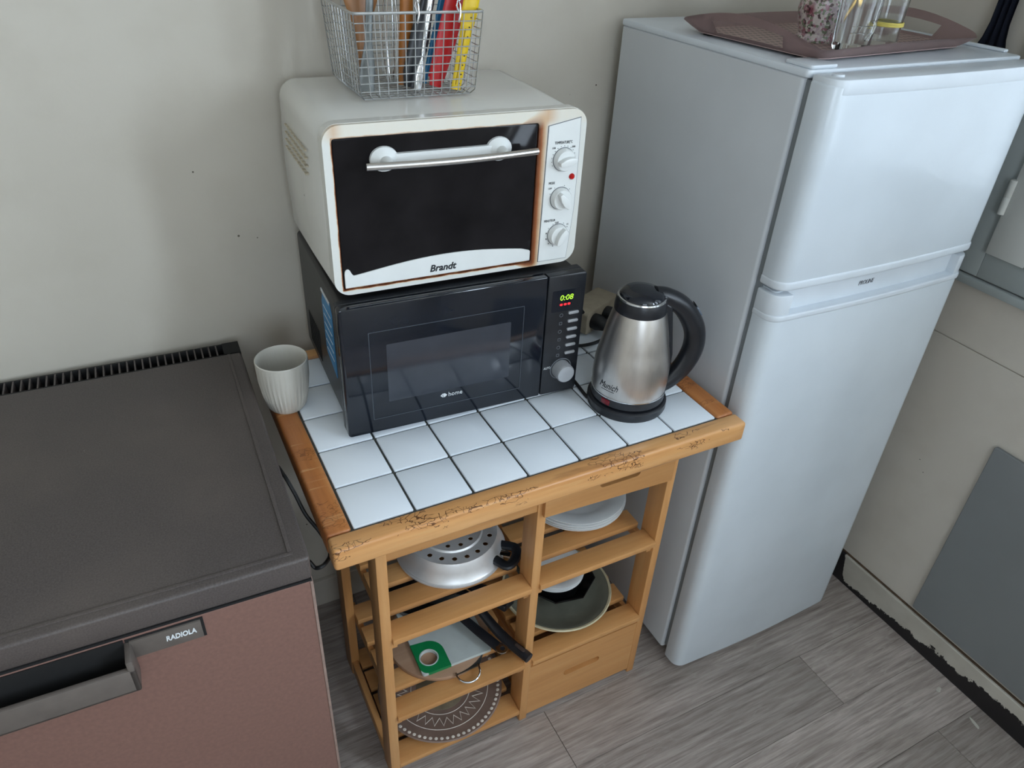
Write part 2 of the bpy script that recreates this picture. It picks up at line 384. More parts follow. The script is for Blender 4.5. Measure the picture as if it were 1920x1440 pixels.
def text(s, size, loc, m, parent, rot=(PI/2, 0, 0), depth=0.0006, shear=0.0, width=None, name='lettering', bold=0.0, label=None):
    cu = bpy.data.curves.new('t', 'FONT'); cu.body = s; cu.size = size; cu.extrude = depth/2; cu.shear = shear
    cu.align_x = 'CENTER'; cu.align_y = 'CENTER'; cu.offset = bold; cu.resolution_u = 3
    o = bpy.data.objects.new('t', cu); me = bpy.data.meshes.new_from_object(o)
    bpy.data.objects.remove(o); bpy.data.curves.remove(cu)
    xs = [v.co.x for v in me.vertices]; k = width/(max(xs)-min(xs)) if width else 1.0
    me.transform(Matrix.Translation(loc) @ Matrix.Rotation(rot[2], 4, 'Z') @ Matrix.Rotation(rot[0], 4, 'X') @ Matrix.Rotation(rot[1], 4, 'Z') @ Matrix.Diagonal((k, 1, 1, 1)))
    o = link(name, me, m, parent)
    if label: o['label'] = label
    return o
def thing(name, label, cat, loc=(0,0,0), rotz=0.0, group=None):
    o = bpy.data.objects.new(name, None); COL.objects.link(o); o.empty_display_size = 0.05
    o.location = (loc[0], loc[1], loc[2]+H); o.rotation_euler = (0, 0, math.radians(rotz))
    o['label'] = label; o['category'] = cat
    if group: o['group'] = group
    return o
def tag(o, label, cat, group=None):
    o['label'] = label; o['category'] = cat
    if group: o['group'] = group
    return o
def at(o, loc, rotz=0.0): o.location = (loc[0], loc[1], loc[2]+H); o.rotation_euler = (0, 0, math.radians(rotz)); return o
def struct(name, bm, m, label=None, cat=None):
    o = obj(name, bm, m, smooth=False); o['kind'] = 'structure'
    if label: o['label'] = label
    if cat: o['category'] = cat
    return o
def copy_tree(o, parent=None):
    c = o.copy(); COL.objects.link(c)
    if parent is not None: c.parent = parent
    for ch in list(o.children): copy_tree(ch, c)
    return c

# ------------------------------------------------------------------ the room
XL, XR, YB, YF, ZC = -1.9, 1.405, 0.585, -2.6, 2.5
fl = struct('floor', box(XL-0.1, XR+0.1, YF-0.1, YB+0.1, -0.06, -0.004), plain('floor_joint', (74,66,60), 0.8), 'grey wood-look plank floor in front of the cart', 'floor')
def planks():
    pm = fin(box(0, 1.1988, 0, 0.1488, -0.006, 0.0, 0.0006, 1))
    pm.materials.append(FLOOR)
    k = -17; 
    for k in range(-17, 6):
        y = -0.2525 + 0.1495*k
        if y > YB: continue
        off = 1.0965 - 1.2*5 + (0.0 if k == 0 else ((k*0.437) % 1.0)*1.2)
        for i in range(7):
            x = off+1.2*i
            if x+1.1988 < XL or x > XR: continue
            x0 = max(x, XL); x1 = min(x+1.1988, XR); y1 = min(y+0.1488, YB)
            if x1-x0 < 0.03: continue
            if x0 == x and x1 == x+1.1988 and y1 == y+0.1488:
                o = bpy.data.objects.new('plank', pm); COL.objects.link(o)
            else:
                o = obj('plank', box(0, x1-x0, 0, y1-y, -0.006, 0.0, 0.0006, 1), FLOOR)
            o.parent = fl; o.location = (x0, y, 0)
planks()
struct('wall_back', box(XL-0.12, XR+0.12, YB, YB+0.12, 0, ZC), WALL, 'scuffed off-white plaster wall behind the oven and fridge', 'wall')
struct('wall_left', box(XL-0.12, XL, YF, YB, 0, ZC), WALL)
# unseen rear wall, with an opening for the added fill window
struct('wall_front', boxes([(XL, -1.15, YF-0.12, YF, 0, ZC), (0.05, XR, YF-0.12, YF, 0, ZC), (-1.15, 0.05, YF-0.12, YF, 0, 1.18), (-1.15, 0.05, YF-0.12, YF, 2.36, ZC)]), WALL)
struct('ceiling', box(XL-0.12, XR+0.12, YF-0.12, YB+0.12, ZC, ZC+0.1), CEIL)
# right wall: panelled below, window opening above; y runs towards the photographer
WY0, WY1, WZ0, WZ1 = -1.36, 0.085, 0.155+H, 1.36+H
DY0, DY1, DZB, DZT = -2.45, -1.60, 1.24, 2.40  # opening for the added far window
wr = struct('wall_right', boxes([(XR, XR+0.12, DY1, YB, 0, H-0.0015), (XR, XR+0.12, DY1, YB, H+0.0015, WZ0), (XR, XR+0.12, WY1, YB, WZ0, ZC), (XR, XR+0.12, DY1, WY0, WZ0, ZC),
    (XR, XR+0.12, WY0, WY1, WZ1, ZC), (XR+0.004, XR+0.11, DY1, YB, H-0.002, H+0.002), (XR, XR+0.12, YF, DY0, 0, ZC), (XR, XR+0.12, DY0, DY1, DZT, ZC), (XR, XR+0.12, DY0, DY1, 0, DZB)]), WALLR, 'dirty beige wall panels under the window beside the fridge', 'wall')
dd = bpy.data.objects.new('added_window_3', None); COL.objects.link(dd); dd['kind'] = 'structure'; dd.location = (XR, 0, 0)  # unseen window added to carry the far light, set high to avoid reflections
dd['label'] = 'added unseen window in the right wall for extra light'; dd['category'] = 'window'
obj('window_frame', boxes([(0.0, 0.06, DY0, DY0+0.07, DZB, DZT), (0.0, 0.06, DY1-0.07, DY1, DZB, DZT), (0.0, 0.06, DY0+0.07, DY1-0.07, DZB, DZB+0.07), (0.0, 0.06, DY0+0.07, DY1-0.07, DZT-0.07, DZT)], 0.003), WINL, dd)
obj('pane', box(0.028, 0.032, DY0+0.065, DY1-0.065, DZB+0.065, DZT-0.065), PANE, dd, smooth=False)
# window
wn = bpy.data.objects.new('window_1', None); COL.objects.link(wn); wn['kind'] = 'structure'; wn.location = (XR, 0, H)
wn['label'] = 'grey painted window frame with pale casement and hinge beside fridge'; wn['category'] = 'window'
def L(z): return z
z0, z1 = 0.158, 1.355
obj('window_frame', boxes([(-0.012, 0.05, 0.022, 0.083, z0, z1), (-0.012, 0.05, -1.355, -1.295, z0, z1), (-0.012, 0.05, -1.295, 0.022, z0, z0+0.055), (-0.012, 0.05, -1.295, 0.022, z1-0.06, z1)], 0.002), WINF, wn)
obj('frame_trim', boxes([(-0.020, -0.002, 0.078, 0.098, z0-0.02, z1), (-0.020, -0.002, -1.36, 0.098, z0-0.022, z0-0.003)], 0.003), WINF, wn)
for a, b in ((-0.636, 0.020), (-1.293, -0.638)):
    cs = obj('casement', boxes([(-0.022, 0.028, a, a+0.075, z0+0.057, z1-0.062), (-0.022, 0.028, b-0.085, b, z0+0.057, z1-0.062), (-0.022, 0.028, a+0.075, b-0.085, z0+0.057, z0+0.135), (-0.022, 0.028, a+0.075, b-0.085, z1-0.14, z1-0.062)], 0.003), WINL, wn)
    obj('pane', box(0.0, 0.004, a+0.070, b-0.080, z0+0.130, z1-0.135), PANE, cs, smooth=False)
for zz in (0.30, 1.15):
    hg = obj('hinge', lathe([(0,0),(0.008,0),(0.008,0.034),(0.0075,0.035),(0.008,0.036),(0.008,0.07),(0,0.072)], 12), WINL, wn)
    hg.location = (-0.020, 0.022, zz)
# blind drawn over the near casement
sm_ = fin(box(0.036, 0.040, -0.600, -0.050, 0, 0.0135)); sm_.materials.append(WINL)
for i in range(50):
    o = bpy.data.objects.new('blind_slat', sm_); COL.objects.link(o); o.parent = wn; o.location = (0, 0, 0.292+0.0198*i)
w2 = bpy.data.objects.new('added_window_2', None); COL.objects.link(w2); w2['kind'] = 'structure'; w2.location = (-0.55, YF, 1.77)  # unseen window added around the rear fill light
w2['label'] = 'added unseen rear window for fill light'; w2['category'] = 'window'
obj('window_frame', boxes([(-0.6, -0.54, -0.08, -0.03, -0.59, 0.59), (0.54, 0.6, -0.08, -0.03, -0.59, 0.59), (-0.54, 0.54, -0.08, -0.03, -0.59, -0.53), (-0.54, 0.54, -0.08, -0.03, 0.53, 0.59), (-0.03, 0.03, -0.08, -0.03, -0.53, 0.53)], 0.003), WINL, w2)
obj('pane', boxes([(-0.545, -0.025, -0.055, -0.051, -0.535, 0.535), (0.025, 0.545, -0.055, -0.051, -0.535, 0.535)]), PANE, w2, smooth=False)
# baseboards
b = struct('baseboard_right', box(-0.011, 0.0, YF+0.02, YB-0.02, 0.0, 0.094, 0.002), PEEL, 'peeling white baseboard with bare black lower edge on right wall', 'baseboard')
b.location = (XR, 0, 0.0)
obj('crack', box(-0.0045, -0.0003, YF+0.02, YB-0.02, 0.0945, 0.0985), plain('brown_crack', (84,66,50), 0.9, scale=50, var=0.5), b, smooth=False)
for nm, (fx, fy), ang, sc_ in (('nearer', (1.345, -0.330), 20, 1.0), ('longer', (1.345, -0.430), 75, 1.5)):
    pts = [(sc_*0.011*math.cos(2*PI*i/9)*(0.75+0.5*random.random()), 0.005*math.sin(2*PI*i/9)*(0.7+0.6*random.random())) for i in range(9)]
    o = obj('paint_flake', prism(pts, 0.0, 0.0012, 'xy'), PLWH); tag(o, 'small white paint flake fallen by the baseboard' if nm == 'nearer' else 'long white paint flake on the floor along the baseboard', 'paint flake', 'fallen paint flakes'); o.location = (fx, fy, 0.0003); o.rotation_euler = (0, 0, math.radians(ang))
b = struct('baseboard_back', box(XL+0.01, XR-0.02, -0.012, 0.0, 0.0, 0.09, 0.002), WALLR, 'low beige baseboard along the back wall between appliances', 'baseboard'); b.location = (0, YB, 0)
o = obj('wall_panel', prism(rrect(-1.45, -0.166, -0.705, -0.172, 0.004, 2), XR-0.010, XR-0.001, 'yz', 0.0015, 1), GREYPANEL)
tag(o, 'flat dark grey panel fixed on the lower right wall', 'panel'); o.location = (0, 0, H)

# ------------------------------------------------------------------ wooden cart with tiled top
cart = thing('kitchen_cart', 'orange pine kitchen cart with white tiled top and slatted shelves', 'cart', (0, 0, -H), 0)
def C(z): return z+H
top = obj('tabletop', box(-0.02, 0.72, -0.02, 0.515, C(-0.030), C(-0.0035), 0.0), GROUT, cart, smooth=False)
tm = fin(prism(rrect(0.0022, 0.0978, 0.0022, 0.0965, 0.0015, 2), -0.0055, 0.0, 'xy', 0.0012, 2)); tm.materials.append(TILE)
for i in range(7):
    for j in range(5):
        o = bpy.data.objects.new('tile', tm); COL.objects.link(o); o.parent = top
        o.location = (0.1*i, 0.0987*j, H + random.uniform(-0.0004, 0.0004)); o.rotation_euler = (random.uniform(-.002,.002), random.uniform(-.002,.002), random.uniform(-.004,.004))
def rail(pts, m, zt=0.0015): return obj('edge_rail', prism(pts, C(-0.040), C(zt), 'xy', 0.006, 3), m, top)
g = 0.0012
rail([(-0.038,-0.036), (0.742,-0.036), (0.7015,-g), (0.0-g,-g)][:0] or [(-0.040,-0.036), (0.742,-0.036), (0.742,-g), (-0.040,-g)], RAILX)
rail([(-0.040,0.4945), (0.742,0.4945), (0.742,0.530), (-0.040,0.530)], RAILX)
rail([(-0.040,0.0), (-g,0.0), (-g,0.4935), (-0.040,0.4935)], RAILY)
rail([(0.7005,0.0), (0.742,0.0), (0.742,0.4935), (0.7005,0.4935)], RAILY)
YA, YZ = 0.050, 0.385
posts = ((0.044, 0.064), (0.3555, 0.3745), (0.6600, 0.6785))
for a, c in posts:
    for y in (YA, YZ-0.05): obj('leg', box(a, c, y, y+0.05, 0.0, C(-0.040), 0.0015), WZ, cart)
SL = 0.015
for (a, c) in ((0.064, 0.3555), (0.3745, 0.6600)):
    left = a < 0.1
    # top fronts: plain on the left, a drawer front with a finger slot on the right
    if left: obj('apron', box(a, c, YA+0.002, YA+0.018, C(-0.150), C(-0.040), 0.0015), WX, cart)
    else:
        slot = rrect(0.483, 0.575, -0.1285, -0.110, 0.0085, 5)
        bm = holed([(a-0.010, C(-0.158)), (c+0.0, C(-0.172)), (c+0.0, C(-0.041)), (a-0.010, C(-0.041))], [[(x, C(z)) for x, z in slot]], YA-0.010, YA+0.0005, 'xz')
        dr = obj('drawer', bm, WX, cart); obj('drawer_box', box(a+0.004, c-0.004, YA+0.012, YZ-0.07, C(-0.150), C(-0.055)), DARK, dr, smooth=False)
    obj('apron', box(a, c, YZ-0.02, YZ-0.004, C(-0.130), C(-0.040), 0.0015), WX, cart)
    for zi, zt in ((0, -0.352), (1, -0.597)):
        for k in range(5):
            y = YA-0.006 + 0.0665*k
            x0, x1 = (a-0.004 if k in (1,2,3) else a, c+0.004 if k in (1,2,3) else c)
            if left and k in (1,2,3): x0 = a-0.012
            obj('slat', box(a-0.0, c+0.0, y, y+0.047, C(zt-SL), C(zt), 0.002), WX, cart)
        for x in (a, c-0.012):
            obj('cleat', box(x, x+0.012, YA+0.006, YZ-0.006, C(zt-SL-0.022), C(zt-SL), 0.0015), WY, cart)
    if left:
        for k in range(5):
            y = YA + 0.0665*k
            obj('slat', box(a, c, y, y+0.053, C(-0.790), C(-0.776), 0.002), WX, cart)
    else:
        slot = rrect(0.466, 0.564, C(-0.712), C(-0.693), 0.0095, 5)
        bm = holed([(a, C(-0.800)), (c, C(-0.800)), (c, C(-0.626)), (a, C(-0.626))], [slot], YA+0.001, YA+0.016, 'xz')
        dr = obj('drawer', bm, WX, cart); obj('drawer_box', boxes([(a+0.004, c-0.004, YA+0.016, YA+0.026, C(-0.72), C(-0.68)), (a+0.004, a+0.014, YA+0.016, YZ-0.06, C(-0.795), C(-0.64)), (c-0.014, c-0.004, YA+0.016, YZ-0.06, C(-0.795), C(-0.64)), (a+0.004, c-0.004, YA+0.016, YZ-0.06, C(-0.80), C(-0.79))]), WY, dr, smooth=False)
for x in (0.046, 0.662):
    obj('side_rail', box(x, x+0.014, YA+0.05, YZ-0.05, C(-0.085), C(-0.042), 0.0015), WY, cart)
    obj('side_rail', box(x, x+0.014, YA+0.05, YZ-0.05, C(-0.805), C(-0.770), 0.0015), WY, cart)

# ------------------------------------------------------------------ fridge
fr = thing('fridge', 'tall white two-door fridge freezer standing right of the tiled cart', 'fridge', (0.765, 0, -H), 0)
FW = 0.520
def Z(z): return z+H
obj('cabinet', prism(rrect(0, FW, 0.055, 0.545, 0.006, 3), 0.035, Z(0.588), 'xy', 0.002, 1), FRSIDE, fr)
obj('top_panel', prism(rrect(-0.002, FW+0.002, 0.046, 0.547, 0.008, 3), Z(0.588), Z(0.600), 'xy', 0.003, 2), FRPL, fr)
obj('top_rim', box(FW-0.010, FW+0.003, 0.075, 0.54, Z(0.600), Z(0.6055), 0.002), FRPL, fr)
obj('hinge_cover', prism(rrect(0.004, 0.062, 0.048, 0.105, 0.006, 3), Z(0.600), Z(0.606), 'xy', 0.002, 2), FRPL, fr)
obj('gasket', box(0.008, FW-0.008, 0.040, 0.056, 0.045, Z(0.585)), GASKET, fr, smooth=False)
def bowed(x0, x1, yb, yf, r=0.026, bow=0.006, n=14):
    """door plan: square at the back, rounded front corners and a slightly bowed front"""
    out = [(x1, yb), (x0, yb)]
    for i in range(7): a = PI+PI/2*i/6; out.append((x0+r+r*math.cos(a), yf+r+r*math.sin(a)))
    for i in range(1, n): t = i/n; out.append((x0+r+(x1-x0-2*r)*t, yf-bow*math.sin(PI*t)))
    for i in range(7): a = 1.5*PI+PI/2*i/6; out.append((x1-r+r*math.cos(a), yf+r+r*math.sin(a)))
    return out
ud = obj('freezer_door', prism(bowed(0, FW, 0.041, -0.008), Z(0.256), Z(0.588), 'xy', 0.004, 3), FRIDGE, fr)
obj('top_cap', prism(bowed(0.002, FW-0.002, 0.041, -0.0088), Z(0.572), Z(0.596), 'xy', 0.003, 2), FRPL, ud)
obj('bottom_cap', prism(bowed(-0.001, FW+0.001, 0.041, -0.010), Z(0.251), Z(0.268), 'xy', 0.004, 3), FRPL, ud)
ld = obj('fridge_door', prism(bowed(0, FW, 0.041, -0.008), 0.022, Z(0.196), 'xy', 0.004, 3), FRIDGE, fr)
obj('handle_recess', prism(bowed(0.012, FW-0.012, 0.041, 0.010, 0.01), Z(0.19), Z(0.243), 'xy', 0), FRPL, ld)
lip = [p for p in bowed(0, FW, 0.020, -0.009)]
obj('grip_lip', prism(bowed(-0.0005, FW+0.0005, 0.041, -0.0105), Z(0.190), Z(0.202), 'xy', 0.003, 3), FRPL, ld)
def endblock(x0, x1, left):
    pts = [(x1, 0.041), (x0, 0.041)] + [(x0+0.026+0.026*math.cos(PI+PI/2*i/6), 0.018+0.026*math.sin(PI+PI/2*i/6)) for i in range(7)] + [(x1, -0.0085)]
    if not left: pts = [(x0+x1-u, v) for u, v in pts]
    return prism(pts, Z(0.20), Z(0.241), 'xy', 0.003, 2)
obj('recess_end', endblock(0.0, 0.040, True), FRPL, ld); obj('recess_end', endblock(FW-0.034, FW, False), FRPL, ld)
text('PROLINE', 0.0125, (0.239, 0.0036, Z(0.2245)), INKG, ld, shear=0.2, width=0.040)
for x in (0.05, FW-0.05): obj('foot', lathe([(0,0),(0.018,0),(0.018,0.02),(0.012,0.036),(0,0.036)], 16, (x, 0.09)), BLACKP, fr)
for x in (0.05, FW-0.05): obj('foot', lathe([(0,0),(0.018,0),(0.018,0.02),(0.012,0.036),(0,0.036)], 16, (x, 0.50)), BLACKP, fr)
obj('hinge_pin', lathe([(0,Z(0.236)),(0.010,Z(0.236)),(0.009,Z(0.243)),(0,Z(0.244))], 16, (0.020, 0.018)), FRPL, fr)
obj('hinge_pin', lathe([(0,Z(0.595)),(0.010,Z(0.595)),(0.009,Z(0.599)),(0,Z(0.600))], 16, (0.030, 0.018)), FRPL, fr)

# ------------------------------------------------------------------ brown appliance on the left
rd = thing('chest_appliance', 'old brown chest appliance with dark top left of the cart', 'appliance', (-0.0772, -0.067, -H), -1.6)
RW, RD = 0.60, 0.620
obj('cabinet', box(-RW+0.004, -0.004, 0.03, RD-0.01, 0.03, Z(0.0), 0.003), BSIDE, rd)
tp = obj('top_panel', prism(rrect(-RW, 0, 0, RD-0.046, 0.006, 3), Z(-0.002), Z(0.040), 'xy', 0.005, 3), BTOP, rd)
obj('raised_border', boxes([(-0.026, -0.020, 0.02, RD-0.05, Z(0.0395), Z(0.0420)), (-RW+0.02, -0.020, 0.014, 0.020, Z(0.0395), Z(0.0415))], 0.0008), BTOP, tp)
vg = obj('vent_grille', boxes([(-RW, 0, RD-0.048, RD-0.044, Z(0.0), Z(0.039)), (-RW, 0, RD-0.004, RD, Z(0.0), Z(0.037)), (-RW, 0, RD-0.045, RD-0.003, Z(0.0), Z(0.012)), (-0.030, 0, RD-0.046, RD-0.002, Z(0.01), Z(0.039))]), DARK, rd, smooth=False)
fm = fin(box(-0.0013, 0.0013, -0.021, 0.021, -0.012, 0.012)); fm.materials.append(BTOP)
for i in range(42):
    o = bpy.data.objects.new('fin', fm); COL.objects.link(o); o.parent = vg; o.location = (-0.042-0.0131*i, RD-0.024, Z(0.0255))
dr = obj('door', box(-RW+0.001, -0.001, 0.0, 0.03, 0.05, Z(-0.004), 0.004, 3), BDOOR, rd)
obj('edge_trim', box(-0.0045, -0.0002, -0.0012, 0.03, 0.05, Z(-0.006), 0.0010), WORN, dr)
obj('dark_seam', box(-RW+0.002, -0.002, -0.0008, 0.02, Z(-0.0045), Z(-0.001)), DARK, dr, smooth=False)
bp = obj('name_plate', box(-0.236, -0.150, -0.004, 0.004, Z(-0.044), Z(-0.012), 0.001), BTRIM, dr)
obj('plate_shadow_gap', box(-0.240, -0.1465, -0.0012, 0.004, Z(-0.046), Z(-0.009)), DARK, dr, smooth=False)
text('RADIOLA', 0.0125, (-0.176, -0.0046, Z(-0.0265)), INKW, bp, width=0.037, bold=0.0004, shear=0.12)
hd = obj('handle', boxes([(-0.46, -0.234, -0.034, -0.026, Z(-0.072), Z(-0.030)), (-0.242, -0.234, -0.034, 0.002, Z(-0.072), Z(-0.014)), (-0.46, -0.452, -0.034, 0.002, Z(-0.072), Z(-0.014)), (-0.46, -0.234, -0.034, 0.002, Z(-0.072), Z(-0.066))], 0.002), BTRIM, dr)
obj('grip_hollow', box(-0.452, -0.242, -0.0015, 0.003, Z(-0.066), Z(-0.008)), DARK, dr, smooth=False)
for x in (-0.05, -RW+0.05):
    for y in (0.06, RD-0.06): obj('foot', lathe([(0,0),(0.02,0),(0.02,0.035),(0,0.035)], 14, (x, y)), BLACKP, rd)
# its cord on the side
o = obj('black_cable', tube(smooth_path([(-0.064,0.32,-0.20), (-0.067,0.22,-0.03), (-0.066,0.150,0.012), (-0.058,0.118,-0.004), (-0.050,0.092,-0.030), (-0.034,0.075,-0.062), (-0.030,0.035,-0.066), (-0.045,0.002,-0.054), (-0.060,0.002,-0.058), (-0.0700,0.035,-0.075), (-0.066,0.2,-0.35), (-0.055,0.4,-0.62)]), 0.0032, 8), RUBBER)
tag(o, 'black power cord hanging between brown appliance and cart', 'cord'); o.location = (0, 0, H)

# ------------------------------------------------------------------ microwave
mw = thing('microwave', 'black microwave on the tiled cart under the white oven', 'microwave', (0.0575, 0.204, 0.0012), -2.6)
MWW, MWH, MB = 0.4415, 0.2535, 0.006
obj('casing', prism(rrect(0.006, MWW-0.006, 0.012, MWH-0.004, 0.008, 4), 0.030, 0.345, 'xz', 0.002, 1), BLACKM, mw)
obj('rear_hump', box(0.28, 0.42, 0.345, 0.362, 0.03, 0.20, 0.004), BLACKM, mw)
bz = obj('front_frame', prism(rrect(0, MWW, MB, MWH, 0.006, 4), 0.018, 0.034, 'xz', 0.002, 1), BLACKP, mw)
dr = obj('door', prism(rrect(0, 0.3645, MB, MWH, 0.006, 4, (1,0,0,1)), 0.0, 0.020, 'xz', 0.003, 2), BLACKG, mw)
obj('window_outline', holed(rrect(0.045, 0.322, 0.034, 0.206, 0.001, 1), [rrect(0.0462, 0.3208, 0.0352, 0.2048, 0.001, 1)], -0.0004, 0.0004, 'xz'), GREYLINE, dr)
obj('window', prism(rrect(0.0735, 0.2975, 0.0655, 0.179, 0.002, 2), -0.0004, 0.002, 'xz'), MESHW, dr)
text('home', 0.0125, (0.1945, -0.0004, 0.0545), INKW, dr, width=0.026)
obj('emblem', merge(prism([(0.1665,0.0545),(0.1705,0.0583),(0.1725,0.0583),(0.1700,0.0545),(0.1725,0.0507),(0.1705,0.0507)], -0.0006, 0.0006, 'xz'), prism([(0.1790,0.0545),(0.1750,0.0583),(0.1730,0.0583),(0.1712,0.0545),(0.1730,0.0507),(0.1750,0.0507)], -0.0006, 0.0006, 'xz')), INKW, dr)
pn = obj('control_panel', prism(rrect(0.3662, MWW, MB, MWH, 0.006, 4, (0,1,1,0)), 0.0, 0.020, 'xz', 0.003, 2), BLACKP, mw)
ds = obj('display', prism(rrect(0.3755, 0.4315, 0.182, 0.224, 0.002, 2), -0.0005, 0.002, 'xz'), BLACKG, pn)
text('0:08', 0.0150, (0.4035, -0.0007, 0.2085), LEDG, ds, width=0.026, shear=0.12, name='clock_digits')
for q in (0.3940, 0.4020, 0.4095): obj('indicator_light', prism(rrect(q-0.0027, q+0.0027, 0.1935, 0.1975, 0.001, 2), -0.0009, 0.0005, 'xz'), LEDR, ds)
bt = None
for i in range(6):
    zz = 0.1765-0.0168*i
    bb = obj('button', prism(rrect(0.4100, 0.4310, zz-0.0028, zz+0.0028, 0.0026, 4), -0.003, 0.002, 'xz', 0.0008, 2), SILVER, pn)
    cx, cz = 0.3965, zz-0.003
    sh = [circ(cx, cz, 0.0036, 12), rrect(cx-0.003, cx+0.003, cz-0.003, cz+0.003, 0.001, 2)][i % 2]
    inn = [circ(cx, cz, 0.0028, 12), rrect(cx-0.0022, cx+0.0022, cz-0.0022, cz+0.0022, 0.0006, 2)][i % 2]
    obj('button_symbol', holed(sh, [inn], -0.0005, 0.0003, 'xz'), INKG, pn)
kn = obj('dial', lathe([(0,0),(0.0185,0),(0.0180,0.020),(0.0165,0.023),(0,0.023)], 32), SILVER, pn); kn.location = (0.4055, 0.0, 0.0590); kn.rotation_euler = (PI/2, 0, 0)
rg = obj('dial_ring', holed(circ(0.4055, 0.059, 0.0225, 32), [circ(0.4055, 0.059, 0.0205, 32)], -0.0006, 0.0004, 'xz'), INKG, pn)
text('AUTO', 0.0068, (0.3765, -0.0005, 0.0655), INKW, pn, width=0.014)
st = obj('sticker', prism([(0.080,0.080),(0.150,0.098),(0.152,0.198),(0.140,0.220),(0.090,0.222),(0.078,0.205)], 0.0050, 0.0062, 'yz'), BLUES, mw)
obj('sticker_print', boxes([(0.0046, 0.0052, 0.088, 0.142, 0.108+0.017*i, 0.110+0.017*i) for i in range(6)]), INKW, st, smooth=False)
obj('sticker_edge', box(0.0046, 0.0060, 0.090, 0.150, 0.2175, 0.2225), INKW, st, smooth=False)
for x in (0.03, MWW-0.03):
    for y in (0.05, 0.32): obj('foot', lathe([(0,0),(0.012,0),(0.011,0.0125),(0,0.0125)], 12, (x, y)), RUBBER, mw)
obj('side_vents', boxes([(0.0052, 0.0066, 0.215+0.008*i, 0.219+0.008*i, 0.035, 0.10) for i in range(12)]), DARK, mw, smooth=False)

# ------------------------------------------------------------------ mini oven
ov = thing('mini_oven', 'white countertop oven with black glass door on top of the microwave', 'oven', (0.0665, 0.2325, 0.2525), -2.0)
OZ = -0.2525
def oz(z): return z+OZ
OW = 0.420
def ovsec(y, dx, dz):
    """rounded, slightly barrel-sided section of the oven body"""
    pts = []
    x0, x1, zb, zt = -dx, OW+dx, 0.264, 0.5225+dz
    r = 0.030; n = 6
    def side(t): return 0.008*math.sin(PI*min(1, max(0, t)))
    for i in range(n+1): a = PI+PI/2*i/n; pts.append((x0+0.016+r*0.6*math.cos(a)*0.9, zb+r*0.6+r*0.6*math.sin(a)))
    for i in range(n+1): a = 1.5*PI+PI/2*i/n; pts.append((x1-0.016+r*0.6*math.cos(a)*0.9, zb+r*0.6+r*0.6*math.sin(a)))
    for k in range(1, 8): t = k/8; pts.append((x1+side(t)*0.6 - 0.0015 + 0.0*t, zb+r*0.6+(zt-r-zb-r*0.6)*t))
    for i in range(n+1): a = PI/2*i/n; pts.append((x1-r+r*math.cos(a), zt-r+r*math.sin(a)))
    for i in range(n+1): a = PI/2+PI/2*i/n; pts.append((x0+r+r*math.cos(a), zt-r+r*math.sin(a)))
    for k in range(7, 0, -1): t = k/8; pts.append((x0-side(t)*0.6+0.0015, zb+r*0.6+(zt-r-zb-r*0.6)*t))
    return [(u, y, oz(v)) for u, v in pts]
def loft(secs, cap=True):
    m = bmesh.new(); R = [[m.verts.new(p) for p in s] for s in secs]; n = len(R[0])
    for A, B in zip(R, R[1:]):
        for i in range(n): m.faces.new((A[i], A[(i+1) % n], B[(i+1) % n], B[i]))
    if cap: m.faces.new(R[0]); m.faces.new(R[-1])
    return m
obj('casing', loft([ovsec(0.022, -0.002, -0.002), ovsec(0.026, 0.0, 0.0), ovsec(0.15, 0.003, 0.001), ovsec(0.295, 0.004, 0.001), ovsec(0.318, 0.0, -0.002), ovsec(0.326, -0.012, -0.014)]), OVENW, ov)
# front frame: outline with a rounded right side, opening for the door
DX0, DX1, DZ0, DZ1 = 0.0120, 0.3375, 0.2720, 0.5055
outl = rrect(-0.0005, OW+0.001, 0.2625, 0.5235, 0.024, 7)
outl = [(x + (0.006*math.sin(PI*(z-0.2625)/0.261) if x > OW/2 else -0.003*math.sin(PI*(z-0.2625)/0.261)), z) for x, z in outl]
bm = holed(outl, [rrect(DX0, DX1, DZ0, DZ1, 0.004, 3)], 0.002, 0.027, 'xz'); 
bz = obj('front_frame', bevel(bm, 0.0025, 2, 60), BEZEL, ov); bz.location = (0, 0, OZ)
obj('frame_lip', holed(rrect(-0.001, OW+0.002, 0.262, 0.524, 0.024, 7), [rrect(0.004, OW-0.003, 0.2665, 0.5195, 0.020, 7)], 0.010, 0.028, 'xz'), OVENW, ov).location = (0, 0, OZ)
dr = obj('door', prism(rrect(DX0+0.001, DX1-0.0006, DZ0+0.0015, DZ1-0.0006, 0.003, 3), 0.004, 0.020, 'xz', 0.0015, 2), OVGLASS, ov); dr.location = (0, 0, OZ)
obj('door_gap', box(DX0, DX1, 0.016, 0.024, DZ0, DZ1), RUST, dr, smooth=False)
obj('rust_line', box(DX0+0.004, DX1-0.004, 0.0045, 0.012, DZ0+0.0002, DZ0+0.0026), RUST, dr, smooth=False)
def arch():
    x0, x1 = DX0+0.003, DX1-0.002; zb = DZ0+0.0024
    pts = [(x0, zb), (x1, zb), (x1, 0.2915), (x1-0.002, 0.2935)]
    for i in range(1, 22):
        t = i/22; x = 0.333 + (0.034-0.333)*t
        pts.append((x, 0.2942 + 0.0150*math.sin(PI*(0.04+0.955*t))))
    pts += [(0.0310, 0.2943), (0.0285, 0.2950), (0.0262, 0.2985), (0.0240, 0.3035), (0.0212, 0.3062), (0.0180, 0.3058), (0.0158, 0.3030), (x0, 0.2980)]
    return pts
ws = obj('door_strip', prism(arch(), 0.0020, 0.0060, 'xz', 0.0006, 1), WHITEP, dr)
text('Brandt', 0.0165, (0.176, 0.0017, 0.2865), INK, ws, width=0.046, shear=0.25, bold=0.0004)
